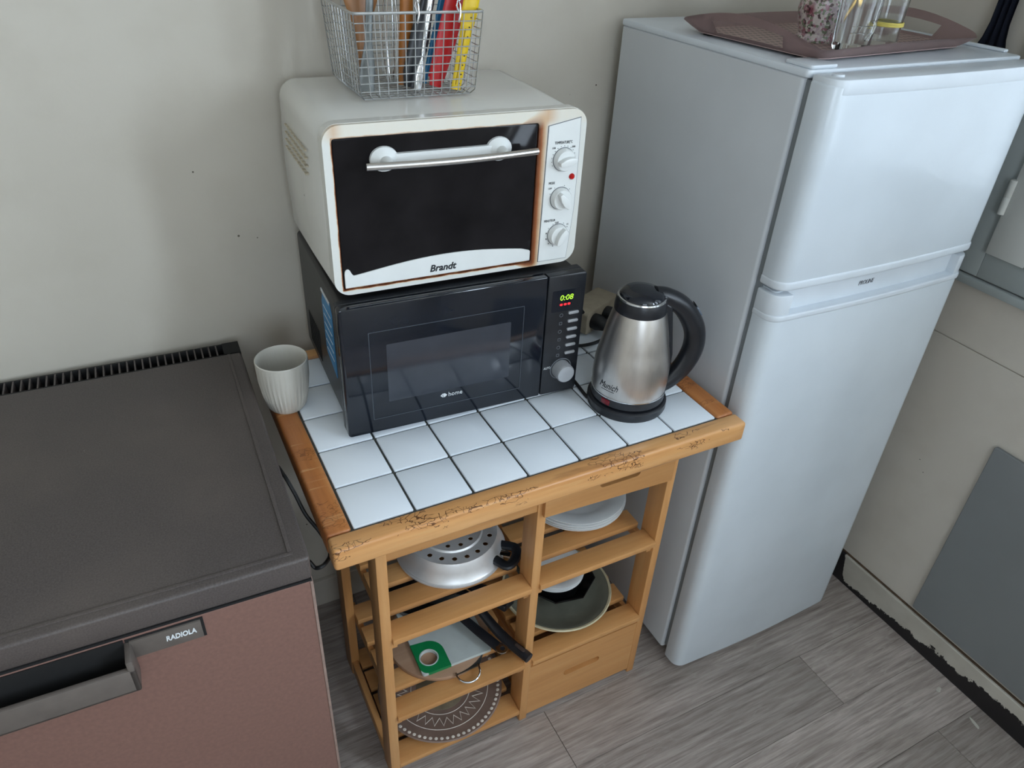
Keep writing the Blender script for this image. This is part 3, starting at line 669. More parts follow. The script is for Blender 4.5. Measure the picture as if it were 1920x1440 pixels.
hn = obj('handle', prism(rrect(0.088, 0.268, 0.4660, 0.4790, 0.004, 3), -0.004, 0.005, 'xz', 0.001, 1), WHITEP, dr)
for x in (0.0865, 0.2695):
    mnt = obj('handle_mount', lathe([(0,0.033),(0.005,0.032),(0.0068,0.024),(0.0085,0.014),(0.0150,0.0095),(0.0200,0.0050),(0.0208,0.0),(0,0.0)], 28), WHITEP, hn)
    mnt.location = (x, 0.005, 0.4715); mnt.rotation_euler = (PI/2, 0, 0); mnt.scale = (1.05, 0.9, 1)
obj('handle_bar', tube([(0.052+0.270*i/16, -0.027-0.009*math.sin(PI*i/16), 0.4715) for i in range(17)], 0.0052, 12), STEEL, hn)
pn = obj('control_panel', holed([(0.3515,0.2705), (0.4055,0.2705), (0.4125,0.36), (0.4125,0.44), (0.4105,0.5095), (0.3545,0.4995)], [], 0.0005, 0.006, 'xz'), WHITEP, ov); pn.location = (0, 0, OZ)
obj('panel_outline', holed([(0.3505,0.2695), (0.4063,0.2695), (0.4135,0.36), (0.4135,0.44), (0.4115,0.5105), (0.3535,0.5002)], [[(0.3515,0.2705), (0.4055,0.2705), (0.4125,0.36), (0.4125,0.44), (0.4105,0.5095), (0.3545,0.4995)]], 0.0012, 0.004, 'xz'), INKG, pn)
for kz, rot in ((0.4455, 12), (0.3805, -55), (0.3165, 62)):
    kx = 0.3845
    k = obj('knob', lathe([(0,0.012),(0.0160,0.011),(0.0178,0.008),(0.0184,0.0),(0,0.0)], 32), WHITEP, pn); k.location = (kx, 0.0005, kz); k.rotation_euler = (PI/2, 0, 0)
    gp = bmesh.new()
    gp = prism([(-0.0155,-0.003), (-0.005,-0.0062), (0.005,-0.0062), (0.0155,-0.003), (0.0155,0.003), (0.005,0.0062), (-0.005,0.0062), (-0.0155,0.003)], 0.008, 0.0215, 'xy', 0.0015, 2)
    q = obj('grip', gp, WHITEP, k); q.rotation_euler = (0, 0, math.radians(rot))
    rr = obj('knob_outline', holed(circ(kx, kz, 0.0194, 32), [circ(kx, kz, 0.0186, 32)], -0.0001, 0.001, 'xz'), INKG, pn)
    dots = bmesh.new()
    for i in range(15):
        a = math.radians(205-i*16.5)
        if kz == 0.3165: a = math.radians(200-i*28)
        r_ = 0.0216; s = 0.0006 if kz != 0.3165 else 0.0005+0.0006*(i/15)
        if kz == 0.3805 and i not in (3,5,8,10): continue
        dots = prism(circ(kx+r_*math.cos(a), kz+r_*math.sin(a), s, 6), -0.0001, 0.001, 'xz', bm=dots)
    obj('scale_marks', dots, INK, pn, smooth=False)
text('TEMPERATURE°C', 0.0062, (0.3825, 0.0002, 0.4725), INK, pn, width=0.032)
text('MODE', 0.0058, (0.3665, 0.0002, 0.4075), INK, pn, width=0.011)
text('MINUTEUR', 0.0058, (0.3680, 0.0002, 0.3425), INK, pn, width=0.021)
text('100', 0.0042, (0.3655, 0.0002, 0.4645), INK, pn); text('200', 0.0042, (0.4015, 0.0002, 0.4645), INK, pn)
text('OFF', 0.0040, (0.3640, 0.0002, 0.3985), INK, pn); text('OFF', 0.0040, (0.3820, 0.0002, 0.3375), INK, pn); text('15', 0.0040, (0.4030, 0.0002, 0.3325), INK, pn)
ld_ = obj('indicator_lamp', lathe([(0,0.0045),(0.003,0.004),(0.0048,0.002),(0.0052,0.0),(0,0)], 20), REDL, pn); ld_.location = (0.4030, 0.0005, 0.4155); ld_.rotation_euler = (PI/2, 0, 0)
for x in (0.03, OW-0.03):
    for y in (0.06, 0.28): obj('foot', lathe([(0,0),(0.010,0),(0.011,0.014),(0,0.014)], 12, (x, y)), RUBBER, ov)
vl = obj('side_vents', boxes([(-0.0098+0.0022*(1-j/3), -0.004, 0.100+0.018*i, 0.110+0.018*i, oz(0.462-0.012*j+0.0), oz(0.4642-0.012*j)) for i in range(9) for j in range(4)]), plain('brown_vent_slot', (186,176,154), 0.7), ov, smooth=False)

# ------------------------------------------------------------------ wire basket and its utensils
BZ = 0.5265
bk = thing('wire_basket', 'silver wire mesh basket of kitchen utensils on top of the oven', 'basket', (0.2527, 0.418, BZ), -0.8)
bw, bd, tw, td, bh = 0.0935, 0.080, 0.1015, 0.088, 0.120
rw = 0.0009
def bx(t, s): return bw+(tw-bw)*t
def side(u, axis, sgn, nv, nh, m):
    pass
def panel(fn, nu, nv):
    """mesh panel of crossing wires; fn(u,v) -> point, v up"""
    m = bmesh.new()
    for i in range(nu+1): m = tube([fn(i/nu, v) for v in (0, 0.06, 0.5, 1)], rw, 5, bm=m)
    for j in range(nv+1): m = tube([fn(u, j/nv) for u in (0, 0.5, 1)], rw, 5, bm=m)
    return m
def hw(v): v2 = max(0, v-0.04)/0.96; return (bw-0.006*(1-min(1, v/0.06)) + (tw-bw)*v2, bd-0.006*(1-min(1, v/0.06)) + (td-bd)*v2)
obj('front_mesh', panel(lambda u, v: ((2*u-1)*hw(v)[0], -hw(v)[1], 0.001+bh*v), 13, 10), WIRE, bk)
obj('back_mesh', panel(lambda u, v: ((2*u-1)*hw(v)[0], hw(v)[1], 0.001+bh*v), 13, 10), WIRE, bk)
obj('side_mesh', panel(lambda u, v: (-hw(v)[0], (2*u-1)*hw(v)[1], 0.001+bh*v), 11, 10), WIRE, bk)
obj('side_mesh', panel(lambda u, v: (hw(v)[0], (2*u-1)*hw(v)[1], 0.001+bh*v), 11, 10), WIRE, bk)
obj('bottom_mesh', panel(lambda u, v: ((2*u-1)*(bw-0.006), (2*v-1)*(bd-0.006), 0.0012), 13, 11), WIRE, bk)
obj('rim', tube([(x, y, bh+0.002) for x, y in rrect(-tw-0.001, tw+0.001, -td-0.001, td+0.001, 0.008, 4)], 0.0022, 8, True), WIRE, bk)
hb = bmesh.new()
for x in (-0.006, 0.060):
    hb = tube([(x, -td-0.004, bh-0.012), (x+0.002, -td-0.005, bh), (x+0.003, -td-0.001, bh+0.012), (x+0.001, -td+0.002, bh+0.018), (x-0.002, -td, bh+0.010), (x, -td-0.004, bh+0.002)], 0.0016, 6, bm=hb)
hb = tube(smooth_path([(-0.004, -td, bh+0.016), (-0.016, -td+0.005, bh+0.05), (-0.012, -td+0.01, bh+0.085), (0.027, -td+0.012, bh+0.10), (0.066, -td+0.01, bh+0.085), (0.070, -td+0.005, bh+0.05), (0.062, -td, bh+0.016)]), 0.0020, 8, bm=hb)
obj('carry_handle', hb, CHROME, bk)
def wp(bot, topp, prof, thick, m, name, label, cat, parts=None, lean=0.0):
    """flat utensil from bot to top (world x,y,z rel.), prof = (t, half width) list"""
    B = Vector(bot); T = Vector(topp); d = T-B; ln = d.length; d.normalize()
    n = Vector((0, -1, 0)); n = (n - d*n.dot(d)).normalized(); s = d.cross(n).normalized()
    bm = bmesh.new(); R = []
    for t, hwid in prof:
        c = B + d*ln*t
        R.append([bm.verts.new(c + s*hwid*math.cos(a) + n*thick*(math.sin(a))) for a in [2*PI*i/12 for i in range(12)]])
    for a, b2 in zip(R, R[1:]):
        for i in range(12): bm.faces.new((a[i], a[(i+1) % 12], b2[(i+1) % 12], b2[i]))
    bm.faces.new(R[0]); bm.faces.new(R[-1])
    c0 = B.copy()
    for v in bm.verts: v.co -= c0
    th = thing(name, label, cat, (B.x, B.y, B.z), 0, 'utensils in the wire basket')
    obj('body', bm, m, th, ang=50)
    def P(t, off=0.0, up=0.0): return d*ln*t + s*off + n*up
    return th, P
G = BZ+0.006
wp((0.183, 0.400, G), (0.196, 0.438, 0.80), [(0,0.006),(0.08,0.007),(0.19,0.0082),(0.28,0.011),(0.35,0.016),(0.41,0.022),(0.47,0.028),(0.55,0.033),(0.70,0.035),(0.85,0.031),(0.97,0.018),(1,0.004)], 0.005, UTW, 'wooden_spoon', 'broad brown wooden spoon standing at the left of the basket', 'spoon')
th, P = wp((0.178, 0.375, G), (0.206, 0.395, 0.76), [(0,0.012),(0.15,0.012),(0.3,0.006),(0.9,0.006),(1,0.004)], 0.0012, LEADG, 'spatula', 'grey metal spatula blade beside the wooden spoon in the basket', 'spatula')
th, P = wp((0.200, 0.430, G), (0.211, 0.455, 0.80), [(0,0.004),(0.35,0.005),(0.6,0.006),(1,0.008)], 0.004, BLACKP, 'utensil_handle', 'thin dark plastic utensil between wooden spoon and whisk', 'utensil')
wk = thing('whisk', 'grey wire whisk standing left of the orange wooden handle', 'whisk', (0.229, 0.405, G), 0, 'utensils in the wire basket')
wb = bmesh.new()
for k in range(8):
    a = 2*PI*k/8
    wb = tube(smooth_path([(0.002*math.cos(a), 0.002*math.sin(a), 0.002), (0.010*math.cos(a), 0.010*math.sin(a), 0.02), (0.0135*math.cos(a), 0.0135*math.sin(a), 0.07), (0.010*math.cos(a)+0.002, 0.010*math.sin(a), 0.115), (0.004*math.cos(a)+0.004, 0.004*math.sin(a), 0.15)], 5), 0.0011, 5, bm=wb)
obj('wires', wb, CHROME, wk); obj('handle', tube([(0.003,0,0.135), (0.006,0.002,0.27)], [0.008,0.010], 12), LEADG, wk)
wp((0.252, 0.402, G), (0.272, 0.425, 0.80), [(0,0.012),(0.2,0.012),(0.45,0.011),(0.8,0.012),(0.97,0.010),(1,0.005)], 0.006, UTO, 'wooden_spatula', 'orange wooden spatula handle in the middle of the basket', 'spatula')
wp((0.252, 0.385, G), (0.325, 0.402, 0.78), [(0,0.010),(0.08,0.016),(0.3,0.0165),(0.45,0.012),(0.7,0.010),(1,0.009)], 0.004, BLACKP, 'ladle', 'black plastic utensil leaning right, left of the red spatula', 'utensil')
th, P = wp((0.257, 0.362, G), (0.296, 0.372, 0.72), [(0,0.006),(0.10,0.0075),(0.18,0.006),(0.26,0.0015),(0.3,0.0030),(0.6,0.0045),(1,0.005)], 0.0015, CHROME, 'kitchen_knife', 'silver knife with bright blade tip at the front of the basket', 'knife')
wp((0.285, 0.405, G), (0.352, 0.415, 0.77), [(0,0.004),(0.3,0.0048),(0.5,0.0058),(0.8,0.007),(1,0.005)], 0.003, BLUEP, 'brush', 'thin blue plastic handle between black utensil and red spatula', 'brush')
wp((0.294, 0.380, G), (0.374, 0.384, 0.80), [(0,0.010),(0.05,0.0135),(0.25,0.017),(0.45,0.018),(0.6,0.016),(0.8,0.010),(1,0.009)], 0.0035, RED, 'red_spatula', 'wide bright red plastic spatula leaning right in the basket', 'spatula')
th, P = wp((0.318, 0.351, G), (0.368, 0.352, 0.78), [(0,0.0082),(0.15,0.0088),(0.34,0.0100),(0.44,0.0135),(0.6,0.0135),(0.9,0.011),(1,0.006)], 0.0030, YELLOW, 'yellow_spatula', 'yellow plastic measuring spatula with small dots at the right', 'spatula')
ho = bmesh.new()
for i in range(8):
    c = P(0.04+0.055*i, 0.003); ho = merge(ho, lathe([(0,0),(0.0013,0),(0.0013,0.0011),(0,0.0011)], 8)) if False else prism(circ(c.x, c.z, 0.0012, 8), c.y-0.0034, c.y-0.0022, 'xz', bm=ho)
obj('punched_dots', ho, INK, th, smooth=False)
obj('groove', tube([P(0.03, -0.003, 0.0030), P(0.36, -0.003, 0.0032)], 0.0007, 5), plain('dark_yellow', (168,136,16), 0.5), th)
wp((0.312, 0.455, G), (0.374, 0.440, 0.79), [(0,0.004),(0.4,0.005),(0.5,0.014),(0.8,0.018),(1,0.012)], 0.003, RED, 'red_spoon', 'second red utensil behind the yellow spatula at basket corner', 'spoon')

# ------------------------------------------------------------------ kettle
kt = thing('kettle', 'brushed steel electric kettle with black handle on the tiled top', 'kettle', (0.574, 0.118, 0.0), 0); kt.scale = (1, 1, 0.955)
bs = obj('base', lathe([(0,0.0),(0.074,0.0),(0.0755,0.004),(0.0750,0.016),(0.072,0.019),(0.070,0.0195),(0,0.0195)], 56), BLACKP, kt)
obj('lower_band', lathe([(0,0.0200),(0.066,0.0200),(0.0695,0.024),(0.0690,0.040),(0,0.040)], 56), BLACKP, kt)
obj('steel_rim', lathe([(0.0680,0.0395),(0.0702,0.0400),(0.0702,0.0420),(0.0680,0.0430)], 56), CHROME, kt)
def prof(z):
    t = (z-0.042)/(0.212-0.042); return 0.0690 + 0.0022*math.sin(PI*min(1, t/0.55)) - 0.0235*t**2.0
obj('body', lathe([(prof(0.042+0.170*i/20), 0.042+0.170*i/20) for i in range(21)], 72), STEEL, kt)
obj('collar', lathe([(0.0468,0.208),(0.0470,0.214),(0.0450,0.228),(0.0425,0.2345),(0.040,0.2345),(0.040,0.21)], 56), BLACKP, kt)
obj('steel_rim', lathe([(0.0432,0.2310),(0.0440,0.2330),(0.0432,0.2355),(0.0405,0.2360),(0.0400,0.2340)], 56), CHROME, kt)
lidp = lathe([(0.0405,0.2345),(0.0395,0.2390),(0.034,0.2445),(0.020,0.2480),(0,0.2485)], 48)
ldo = obj('lid', lidp, BLACKG, kt)
ha = -14
hd = obj('handle', bmesh.new(), BLACKP, kt)
path = smooth_path([(0.022,0,0.236), (0.046,0,0.229), (0.082,0,0.205), (0.112,0,0.160), (0.119,0,0.115), (0.106,0,0.072), (0.080,0,0.040), (0.056,0,0.026)], 7)
rad = [0.0150+0.0050*math.sin(PI*i/(len(path)-1)) for i in range(len(path))]
hm = tube(path, rad, 14)
hm = prism([(0.034,0.024), (0.060,0.022), (0.0745,0.040), (0.0730,0.110), (0.0640,0.165), (0.0560,0.215), (0.040,0.225)], -0.016, 0.016, 'xz', 0.005, 3, bm=hm)
hm = merge(hm, lathe([(0,0.2395),(0.016,0.239),(0.019,0.234),(0.019,0.224),(0,0.222)], 20, (0.034, 0)))
bpy.data.objects.remove(hd); hd = obj('handle', hm, BLACKP, kt); hd.rotation_euler = (0, 0, math.radians(ha))
sw = obj('switch', prism(rrect(-0.0125, 0.0125, -0.0065, 0.0065, 0.0062, 6), 0, 0.004, 'xy', 0.001, 2), plain('grey_blue_button', (98,108,120), 0.35), hd)
sw.location = (0.1128, 0, 0.1935); sw.rotation_euler = (0, math.radians(56), 0)
obj('button_well', lathe([(0,0),(0.006,0),(0.006,0.001),(0,0.001)], 16), DARK, sw).location = (-0.017, 0, 0.0018)
rl = obj('heating_light', box(-0.009, 0.009, -0.0705, -0.066, 0.0255, 0.0365, 0.001), plain('dark_red_window', (120,20,34), 0.15), kt); rl.rotation_euler = (0, 0, math.radians(-71))
# lettering wrapped round the steel body
def wrap_text(s, size, zc, ang, m, shear=0.3, width=None):
    cu = bpy.data.curves.new('t', 'FONT'); cu.body = s; cu.size = size; cu.extrude = 0.0004; cu.shear = shear; cu.align_x = 'CENTER'; cu.align_y = 'CENTER'; cu.resolution_u = 3
    o = bpy.data.objects.new('t', cu); me = bpy.data.meshes.new_from_object(o); bpy.data.objects.remove(o); bpy.data.curves.remove(cu)
    xs = [v.co.x for v in me.vertices]; k = width/(max(xs)-min(xs)) if width else 1
    for v in me.vertices:
        zz = zc+v.co.y; r = prof(zz)+0.0004+v.co.z; a = ang+v.co.x*k/prof(zz); v.co = (r*math.cos(a), r*math.sin(a), zz)
    return link('lettering', me, m, kt)
A0 = math.radians(-160)
wrap_text('Munich', 0.0195, 0.0675, A0, INK, 0.45, 0.040)
ulb = bmesh.new()
ulb = tube([((prof(0.058)+0.0003)*math.cos(A0+(-0.2+0.4*i/10)), (prof(0.058)+0.0003)*math.sin(A0+(-0.2+0.4*i/10)), 0.0575) for i in range(11)], 0.0004, 5, bm=ulb)
obj('underline', ulb, INK, kt)
o = obj('black_cable', tube(smooth_path([(0.545,0.185,0.006), (0.520,0.165,0.005), (0.507,0.150,0.0045), (0.512,0.205,0.005), (0.520,0.30,0.004), (0.56,0.42,0.005), (0.60,0.46,0.02)]), 0.0034, 8), RUBBER)
tag(o, 'black kettle cord curling round the microwave corner', 'cord'); o.location = (0, 0, H)

# cables and socket block behind the kettle
sk = thing('socket_block', 'beige multi socket block with plugs between microwave and kettle', 'socket', (0.665, 0.40, 0.0), 24)
obj('body', prism(rrect(-0.055, 0.075, 0.004, 0.058, 0.008, 3), -0.03, 0.03, 'xz', 0.004, 2), CARD, sk)
for x in (-0.028, 0.020):
    pl = obj('plug', lathe([(0,0),(0.017,0),(0.018,0.012),(0.013,0.030),(0.006,0.036),(0,0.036)], 18), RUBBER, sk); pl.location = (x, -0.030, 0.032); pl.rotation_euler = (PI/2, 0, 0)
for nm, lab, pts in (('black_cable', 'black oven cord looping down to the socket block', [(0.50,0.54,0.32), (0.545,0.50,0.22), (0.590,0.42,0.13), (0.605,0.37,0.085), (0.632,0.365,0.045)]),
                     ('black_cable', 'black microwave cord lying on the tiles behind the kettle', [(0.46,0.50,0.03), (0.53,0.40,0.008), (0.56,0.335,0.006), (0.62,0.315,0.006), (0.675,0.33,0.012), (0.690,0.36,0.03)])):
    o = obj(nm, tube(smooth_path(pts), 0.0036, 8), RUBBER); tag(o, lab, 'cord'); o.location = (0, 0, H)

# ------------------------------------------------------------------ cup
cp = obj('cup', lathe([(0,0.0),(0.030,0.0),(0.034,0.006),(0.0395,0.03),(0.0440,0.065),(0.0455,0.094),(0.0455,0.100),(0.0440,0.1015),(0.0425,0.099),(0.0420,0.090),(0.0390,0.05),(0.033,0.012),(0,0.008)], 96,
    mod=lambda r, z, a: r + (0.0009*math.cos(34*a) if 0.004 < z < 0.09 and r > 0.0332+0.11*z else 0)), CUPM)
tag(cp, 'white ribbed ceramic cup at the left corner of the tiled top', 'cup'); at(cp, (-0.013, 0.352, 0.0018))

# ------------------------------------------------------------------ on the fridge: tray, jug, glassware
tr = thing('serving_tray', 'mauve brown plastic tray lying on top of the fridge', 'tray', (0.798, 0.062, 0.600), 5)
TL, TD = 0.450, 0.325
def tray_surface():
    m = bmesh.new(); n = 20; base = rrect(0.022, TL-0.022, 0.020, TD-0.020, 0.03, 6); cx, cy = TL/2, TD/2
    def dense(p):
        out = []
        for i in range(len(p)):
            a, b2 = p[i], p[(i+1) % len(p)]; k = max(1, int(math.dist(a, b2)/0.02))
            for j in range(k): out.append((a[0]+(b2[0]-a[0])*j/k, a[1]+(b2[1]-a[1])*j/k))
        return out
    base = dense(base); rings = []
    for lev in range(5):
        t = lev/4; ring = []
        for x, y in base:
            dx = (x-cx)/(TL/2-0.022); dy = (y-cy)/(TD/2-0.020)
            short = abs(dx) > 0.97
            h = 0.016 + (0.028*max(0, math.cos(PI/2*dy)) if short else 0.004*max(0, math.cos(PI/2*dx)))
            fx = dx*0.022*t**1.2; fy = dy*0.020*t**1.2
            ring.append((x+fx, y+fy, 0.006+h*t**1.4))
        rings.append(ring)
    V = [[m.verts.new(p) for p in r] for r in rings]; k = len(base)
    for lv, (A, B) in enumerate(zip(V, V[1:])):
        for i in range(k):
            x, y = base[i]; x2, y2 = base[(i+1) % k]
            if lv in (1, 2) and abs((y+y2)/2-cy) < 0.072 and abs((x+x2)/2-cx) > TL/2-0.026: continue      # grip opening in each short side
            m.faces.new((A[i], A[(i+1) % k], B[(i+1) % k], B[i]))
    r = bmesh.ops.solidify(m, geom=m.faces[:], thickness=0.0025)
    return m
obj('rim', tray_surface(), TRAYM, tr, ang=60)
obj('tray_base', prism(rrect(0.0225, TL-0.0225, 0.0205, TD-0.0205, 0.03, 6), 0.0046, 0.0066, 'xy'), TRAYM, tr)
obj('tray_floor', prism(rrect(0.0245, TL-0.0245, 0.0225, TD-0.0225, 0.03, 6), 0.0052, 0.0078, 'xy'), TRAYF, tr)
for x in (0.05, TL-0.05):
    for y in (0.05, TD-0.05): obj('foot', box(x-0.018, x+0.018, y-0.008, y+0.008, 0.0, 0.005, 0.001), RUBBER, tr)
TZ = 0.6080
jg = thing('jug', 'floral patterned porcelain jug with gilt handle on the tray', 'jug', (0.945, 0.215, TZ), 0)
obj('body', lathe([(0,0.0),(0.033,0.0),(0.034,0.004),(0.030,0.012),(0.036,0.03),(0.040,0.05),(0.036,0.075),(0.027,0.10),(0.024,0.125),(0.027,0.15),(0.025,0.15),(0.022,0.125),(0.0,0.11)], 40), FLORAL, jg)
obj('handle', tube(smooth_path([(0.020,-0.006,0.128), (0.045,-0.014,0.126), (0.062,-0.019,0.100), (0.056,-0.017,0.060), (0.036,-0.011,0.034)]), [0.004]*33, 8), GILT, jg)
gv = thing('glass_vase', 'square cut-glass vase with scroll relief at the front of the tray', 'vase', (0.928, 0.122, TZ), -14)
def sq(r, z, k=0.006): return [(x, y, z) for x, y in rrect(-r, r, -r, r, k, 3)]
obj('body', loft([sq(0.021,0.0), sq(0.0225,0.004), sq(0.024,0.06), sq(0.026,0.13), sq(0.0240,0.13), sq(0.0215,0.06), sq(0.0195,0.012)]), GLASS, gv)
rel = bmesh.new()
for z_ in (0.030, 0.040): rel = tube([(-0.023,-0.0232,z_), (0.023,-0.0232,z_)], 0.0008, 5, bm=rel)
for i in range(5): rel = tube([(-0.018+0.009*i,-0.0232,0.030), (-0.0135+0.009*i,-0.0234,0.040)], 0.0007, 5, bm=rel)
rel = tube(smooth_path([(0.0125,-0.0238,0.0455), (0.0165,-0.0238,0.0475), (0.0185,-0.0238,0.042), (0.0165,-0.0236,0.030), (0.010,-0.0234,0.020), (0.0065,-0.0234,0.022), (0.008,-0.0234,0.0255)], 5), 0.0017, 6, bm=rel)
obj('relief', rel, GLASS, gv)
gb = thing('glass_bottle', 'round clear glass bottle tied with yellow cord on the tray', 'bottle', (1.028, 0.143, TZ), 0)
obj('body', lathe([(0,0.0),(0.024,0.0),(0.0255,0.004),(0.0245,0.03),(0.0255,0.06),(0.0285,0.10),(0.0280,0.16),(0.0262,0.16),(0.0265,0.10),(0.0235,0.06),(0.0225,0.03),(0.0225,0.010),(0,0.009)], 36), GLASS, gb)
cb = bmesh.new()
for i in range(3): cb = tube([((0.0262)*math.cos(2*PI*k/28), 0.0262*math.sin(2*PI*k/28), 0.034+0.0022*i) for k in range(28)], 0.0013, 6, True, bm=cb)
obj('cord', cb, CORD, gb)
# navy cloth hanging on the right wall behind the fridge
def cloth():
    m = bmesh.new(); rows = []
    for i in range(17):
        t = i/16; z_ = 0.50+0.42*t; half = 0.021 + 0.075*max(0, (0.64-z_)/0.14)**2.0; yc = 0.171
        rows.append([m.verts.new((-0.006-0.010*abs(math.sin(5*u+1.3*t)) - 0.004*(1-t), yc+half*u, z_)) for u in [k/8-1 for k in range(17)]])
    for A, B in zip(rows, rows[1:]):
        for i in range(16): m.faces.new((A[i], A[i+1], B[i+1], B[i]))
    bmesh.ops.solidify(m, geom=m.faces[:], thickness=0.004); return m
o = obj('hanging_cloth', cloth(), NAVY, ang=60); tag(o, 'dark navy cloth hanging on the wall right of the fridge top', 'cloth'); o.location = (XR-0.001, 0, H)

# ------------------------------------------------------------------ things on the cart shelves
S1, S2, S3 = -0.352, -0.597, -0.776
stm = thing('steamer', 'upturned dented aluminium steamer with punched holes on upper left shelf', 'steamer', (0.253, 0.217, S1), 0)
obj('wall', lathe([(0.1135,0.0),(0.1155,0.002),(0.1155,0.005),(0.1125,0.0065),(0.1130,0.009),(0.1105,0.011),(0.1035,0.030),(0.0985,0.045),(0.0955,0.050),(0.094,0.0495),(0.0965,0.044),(0.102,0.028),(0.109,0.010),(0.1115,0.0015)], 72), ALU, stm)
holes = [circ(0.0815*math.cos(2*PI*i/20), 0.0815*math.sin(2*PI*i/20), 0.0052, 14) for i in range(20)]
obj('punched_ring', holed(circ(0,0,0.096,64), [circ(0,0,0.066,48)]+holes, 0.0490, 0.0503), ALU, stm)
obj('raised_ring', lathe([(0.0665,0.0490),(0.0655,0.0520),(0.0630,0.0540),(0.0600,0.0535)], 56), ALU, stm)
holes = [circ(0.050*math.cos(2*PI*i/12), 0.050*math.sin(2*PI*i/12), 0.0048, 12) for i in range(12)]+[circ(0.024*math.cos(2*PI*i/6), 0.024*math.sin(2*PI*i/6), 0.0048, 12) for i in range(6)]
obj('punched_centre', holed(circ(0,0,0.0615,48), holes, 0.0526, 0.0538), ALU, stm)
sh = obj('side_handle', tube(smooth_path([(0.100,-0.022,0.018), (0.132,-0.034,0.020), (0.143,-0.008,0.022), (0.134,0.018,0.020), (0.103,0.020,0.018)], 6), 0.0110, 10, flat=0.7), BLACKP, stm); sh.rotation_euler = (0, 0, math.radians(-42))
obj('rivet', box(0.095, 0.130, -0.007, 0.007, 0.010, 0.018, 0.002), CHROME, sh)
def plate(name, label, loc, r, m, group=None, h=0.016):
    o = obj(name, lathe([(0,0.002),(0.55*r,0.0),(0.60*r,0.0),(0.66*r,0.004),(0.97*r,h-0.003),(r,h-0.0015),(r,h),(0.98*r,h+0.0005),(0.66*r,0.0075),(0.60*r,0.0045),(0,0.0045)], 56), m)
    tag(o, label, 'plate', group); return at(o, loc)
lab = ['bottom plate of the white stack on the upper right shelf', 'second plate from the bottom of the larger white stack', 'third plate from the bottom of the larger white stack', 'top plate of the white stack on the upper right shelf']
for i in range(4): plate('dinner_plate', lab[i], (0.566+random.uniform(-.002,.002), 0.236+random.uniform(-.002,.002), S1+0.0002+0.0062*i), 0.117, CERAM, 'white dinner plates')
dish = thing('serving_dish', 'large grey stoneware dish with cream rim on lower right shelf', 'dish', (0.510, 0.183, S2), 0)
obj('body', lathe([(0,0.0),(0.06,0.0),(0.078,0.005),(0.108,0.020),(0.126,0.031),(0.1275,0.0335),(0.120,0.0320),(0.112,0.0275),(0.100,0.0200),(0.072,0.0085),(0,0.0070)], 64), STONE, dish)
obj('glazed_rim', lathe([(0.124,0.0305),(0.1285,0.0305),(0.1305,0.0330),(0.1285,0.0360),(0.1240,0.0345)], 64), CREAMR, dish)
bo = obj('black_bowl', lathe([(0,0.0),(0.050,0.0),(0.062,0.006),(0.090,0.030),(0.0905,0.033),(0.088,0.033),(0.060,0.010),(0,0.006)], 8), BOWLB); tag(bo, 'black octagonal bowl on the grey stoneware dish', 'bowl'); at(bo, (0.527, 0.208, S2+0.0110), 12)
for i in range(3): plate('side_plate', ['bottom small white plate stacked in the black bowl', 'middle small white plate stacked in the black bowl', 'top small white plate stacked in the black bowl'][i], (0.520+0.001*i, 0.217, S2+0.0445+0.0055*i), 0.073, CERAM, 'small white plates', 0.012)
rb = obj('round_board', prism(circ(0,0,0.112,56), 0, 0.011, 'xy', 0.002, 2), BOARDW); tag(rb, 'round wooden board under the grey cutting board', 'board'); at(rb, (0.212, 0.192, S2+0.0003))
cbd = thing('cutting_board', 'pale grey cutting board with green corner and round hole', 'cutting board', (0.223, 0.20, S2+0.0117), -1)
hx, hy = -0.0535, -0.0625
obj('board', holed(rrect(-0.080, 0.080, -0.098, 0.110, 0.006, 4), [circ(hx, hy, 0.019, 32)], 0.0, 0.0075), GREYB, cbd)
gpts = [(-0.0806, -0.018), (-0.0806, -0.080)] + [(-0.0626+0.018*math.cos(PI+PI/2*i/6), -0.0806+0.018*math.sin(PI+PI/2*i/6)) for i in range(7)] + [(-0.016, -0.0986), (-0.016, -0.060)] + [(-0.050+0.034*math.cos(PI/2*i/8), -0.055+0.034*math.sin(PI/2*i/8)) for i in range(9)]
obj('green_corner', holed(gpts, [circ(hx, hy, 0.0195, 32)], 0.0002, 0.0080), GREENP, cbd)
obj('hole_ring', lathe([(0.0190,-0.0002),(0.0212,0.0),(0.0212,0.0084),(0.0205,0.0090),(0.0186,0.0088),(0.0184,0.0)], 36, (hx, hy)), GREYB, cbd)
def pan(name, label, loc, r, ang, hl, zt, h, hm, flat, endring):
    p_ = thing(name, label, 'pan', loc, ang)
    obj('body', lathe([(0,0.0),(r*0.82,0.0),(r*0.88,0.003),(r,h),(r+0.001,h+0.001),(r-0.002,h),(r*0.86,0.005),(0,0.003)], 48), BLACKM, p_)
    hz = obj('handle', tube(smooth_path([(r-0.004,0,h*0.75), (r+0.03,0,h+0.002), (r+hl*0.6,0,zt+0.006), (r+hl,0,zt)], 6), [0.008+0.004*min(1, i/12) for i in range(19)], 10, flat=flat), hm, p_)
    if endring:
        rg_ = obj('end_ring', holed(circ(r+hl-0.006, 0, 0.0135, 24), [circ(r+hl-0.004, 0, 0.0055, 16)], zt+0.004, zt+0.0065), CHROME, hz)
    else:
        obj('hanging_slot', prism(rrect(r+hl-0.040, r+hl-0.014, -0.0035, 0.0035, 0.003, 4), zt+0.006, zt+0.0125, 'xy'), plain('worn_brown', (70,58,54), 0.5), hz)
    return p_
pan('frying_pan', 'black frying pan with flat handle and steel end ring', (0.213, 0.300, S2+0.0200), 0.078, -66, 0.172, 0.018, 0.030, BLACKP, 0.45, True)
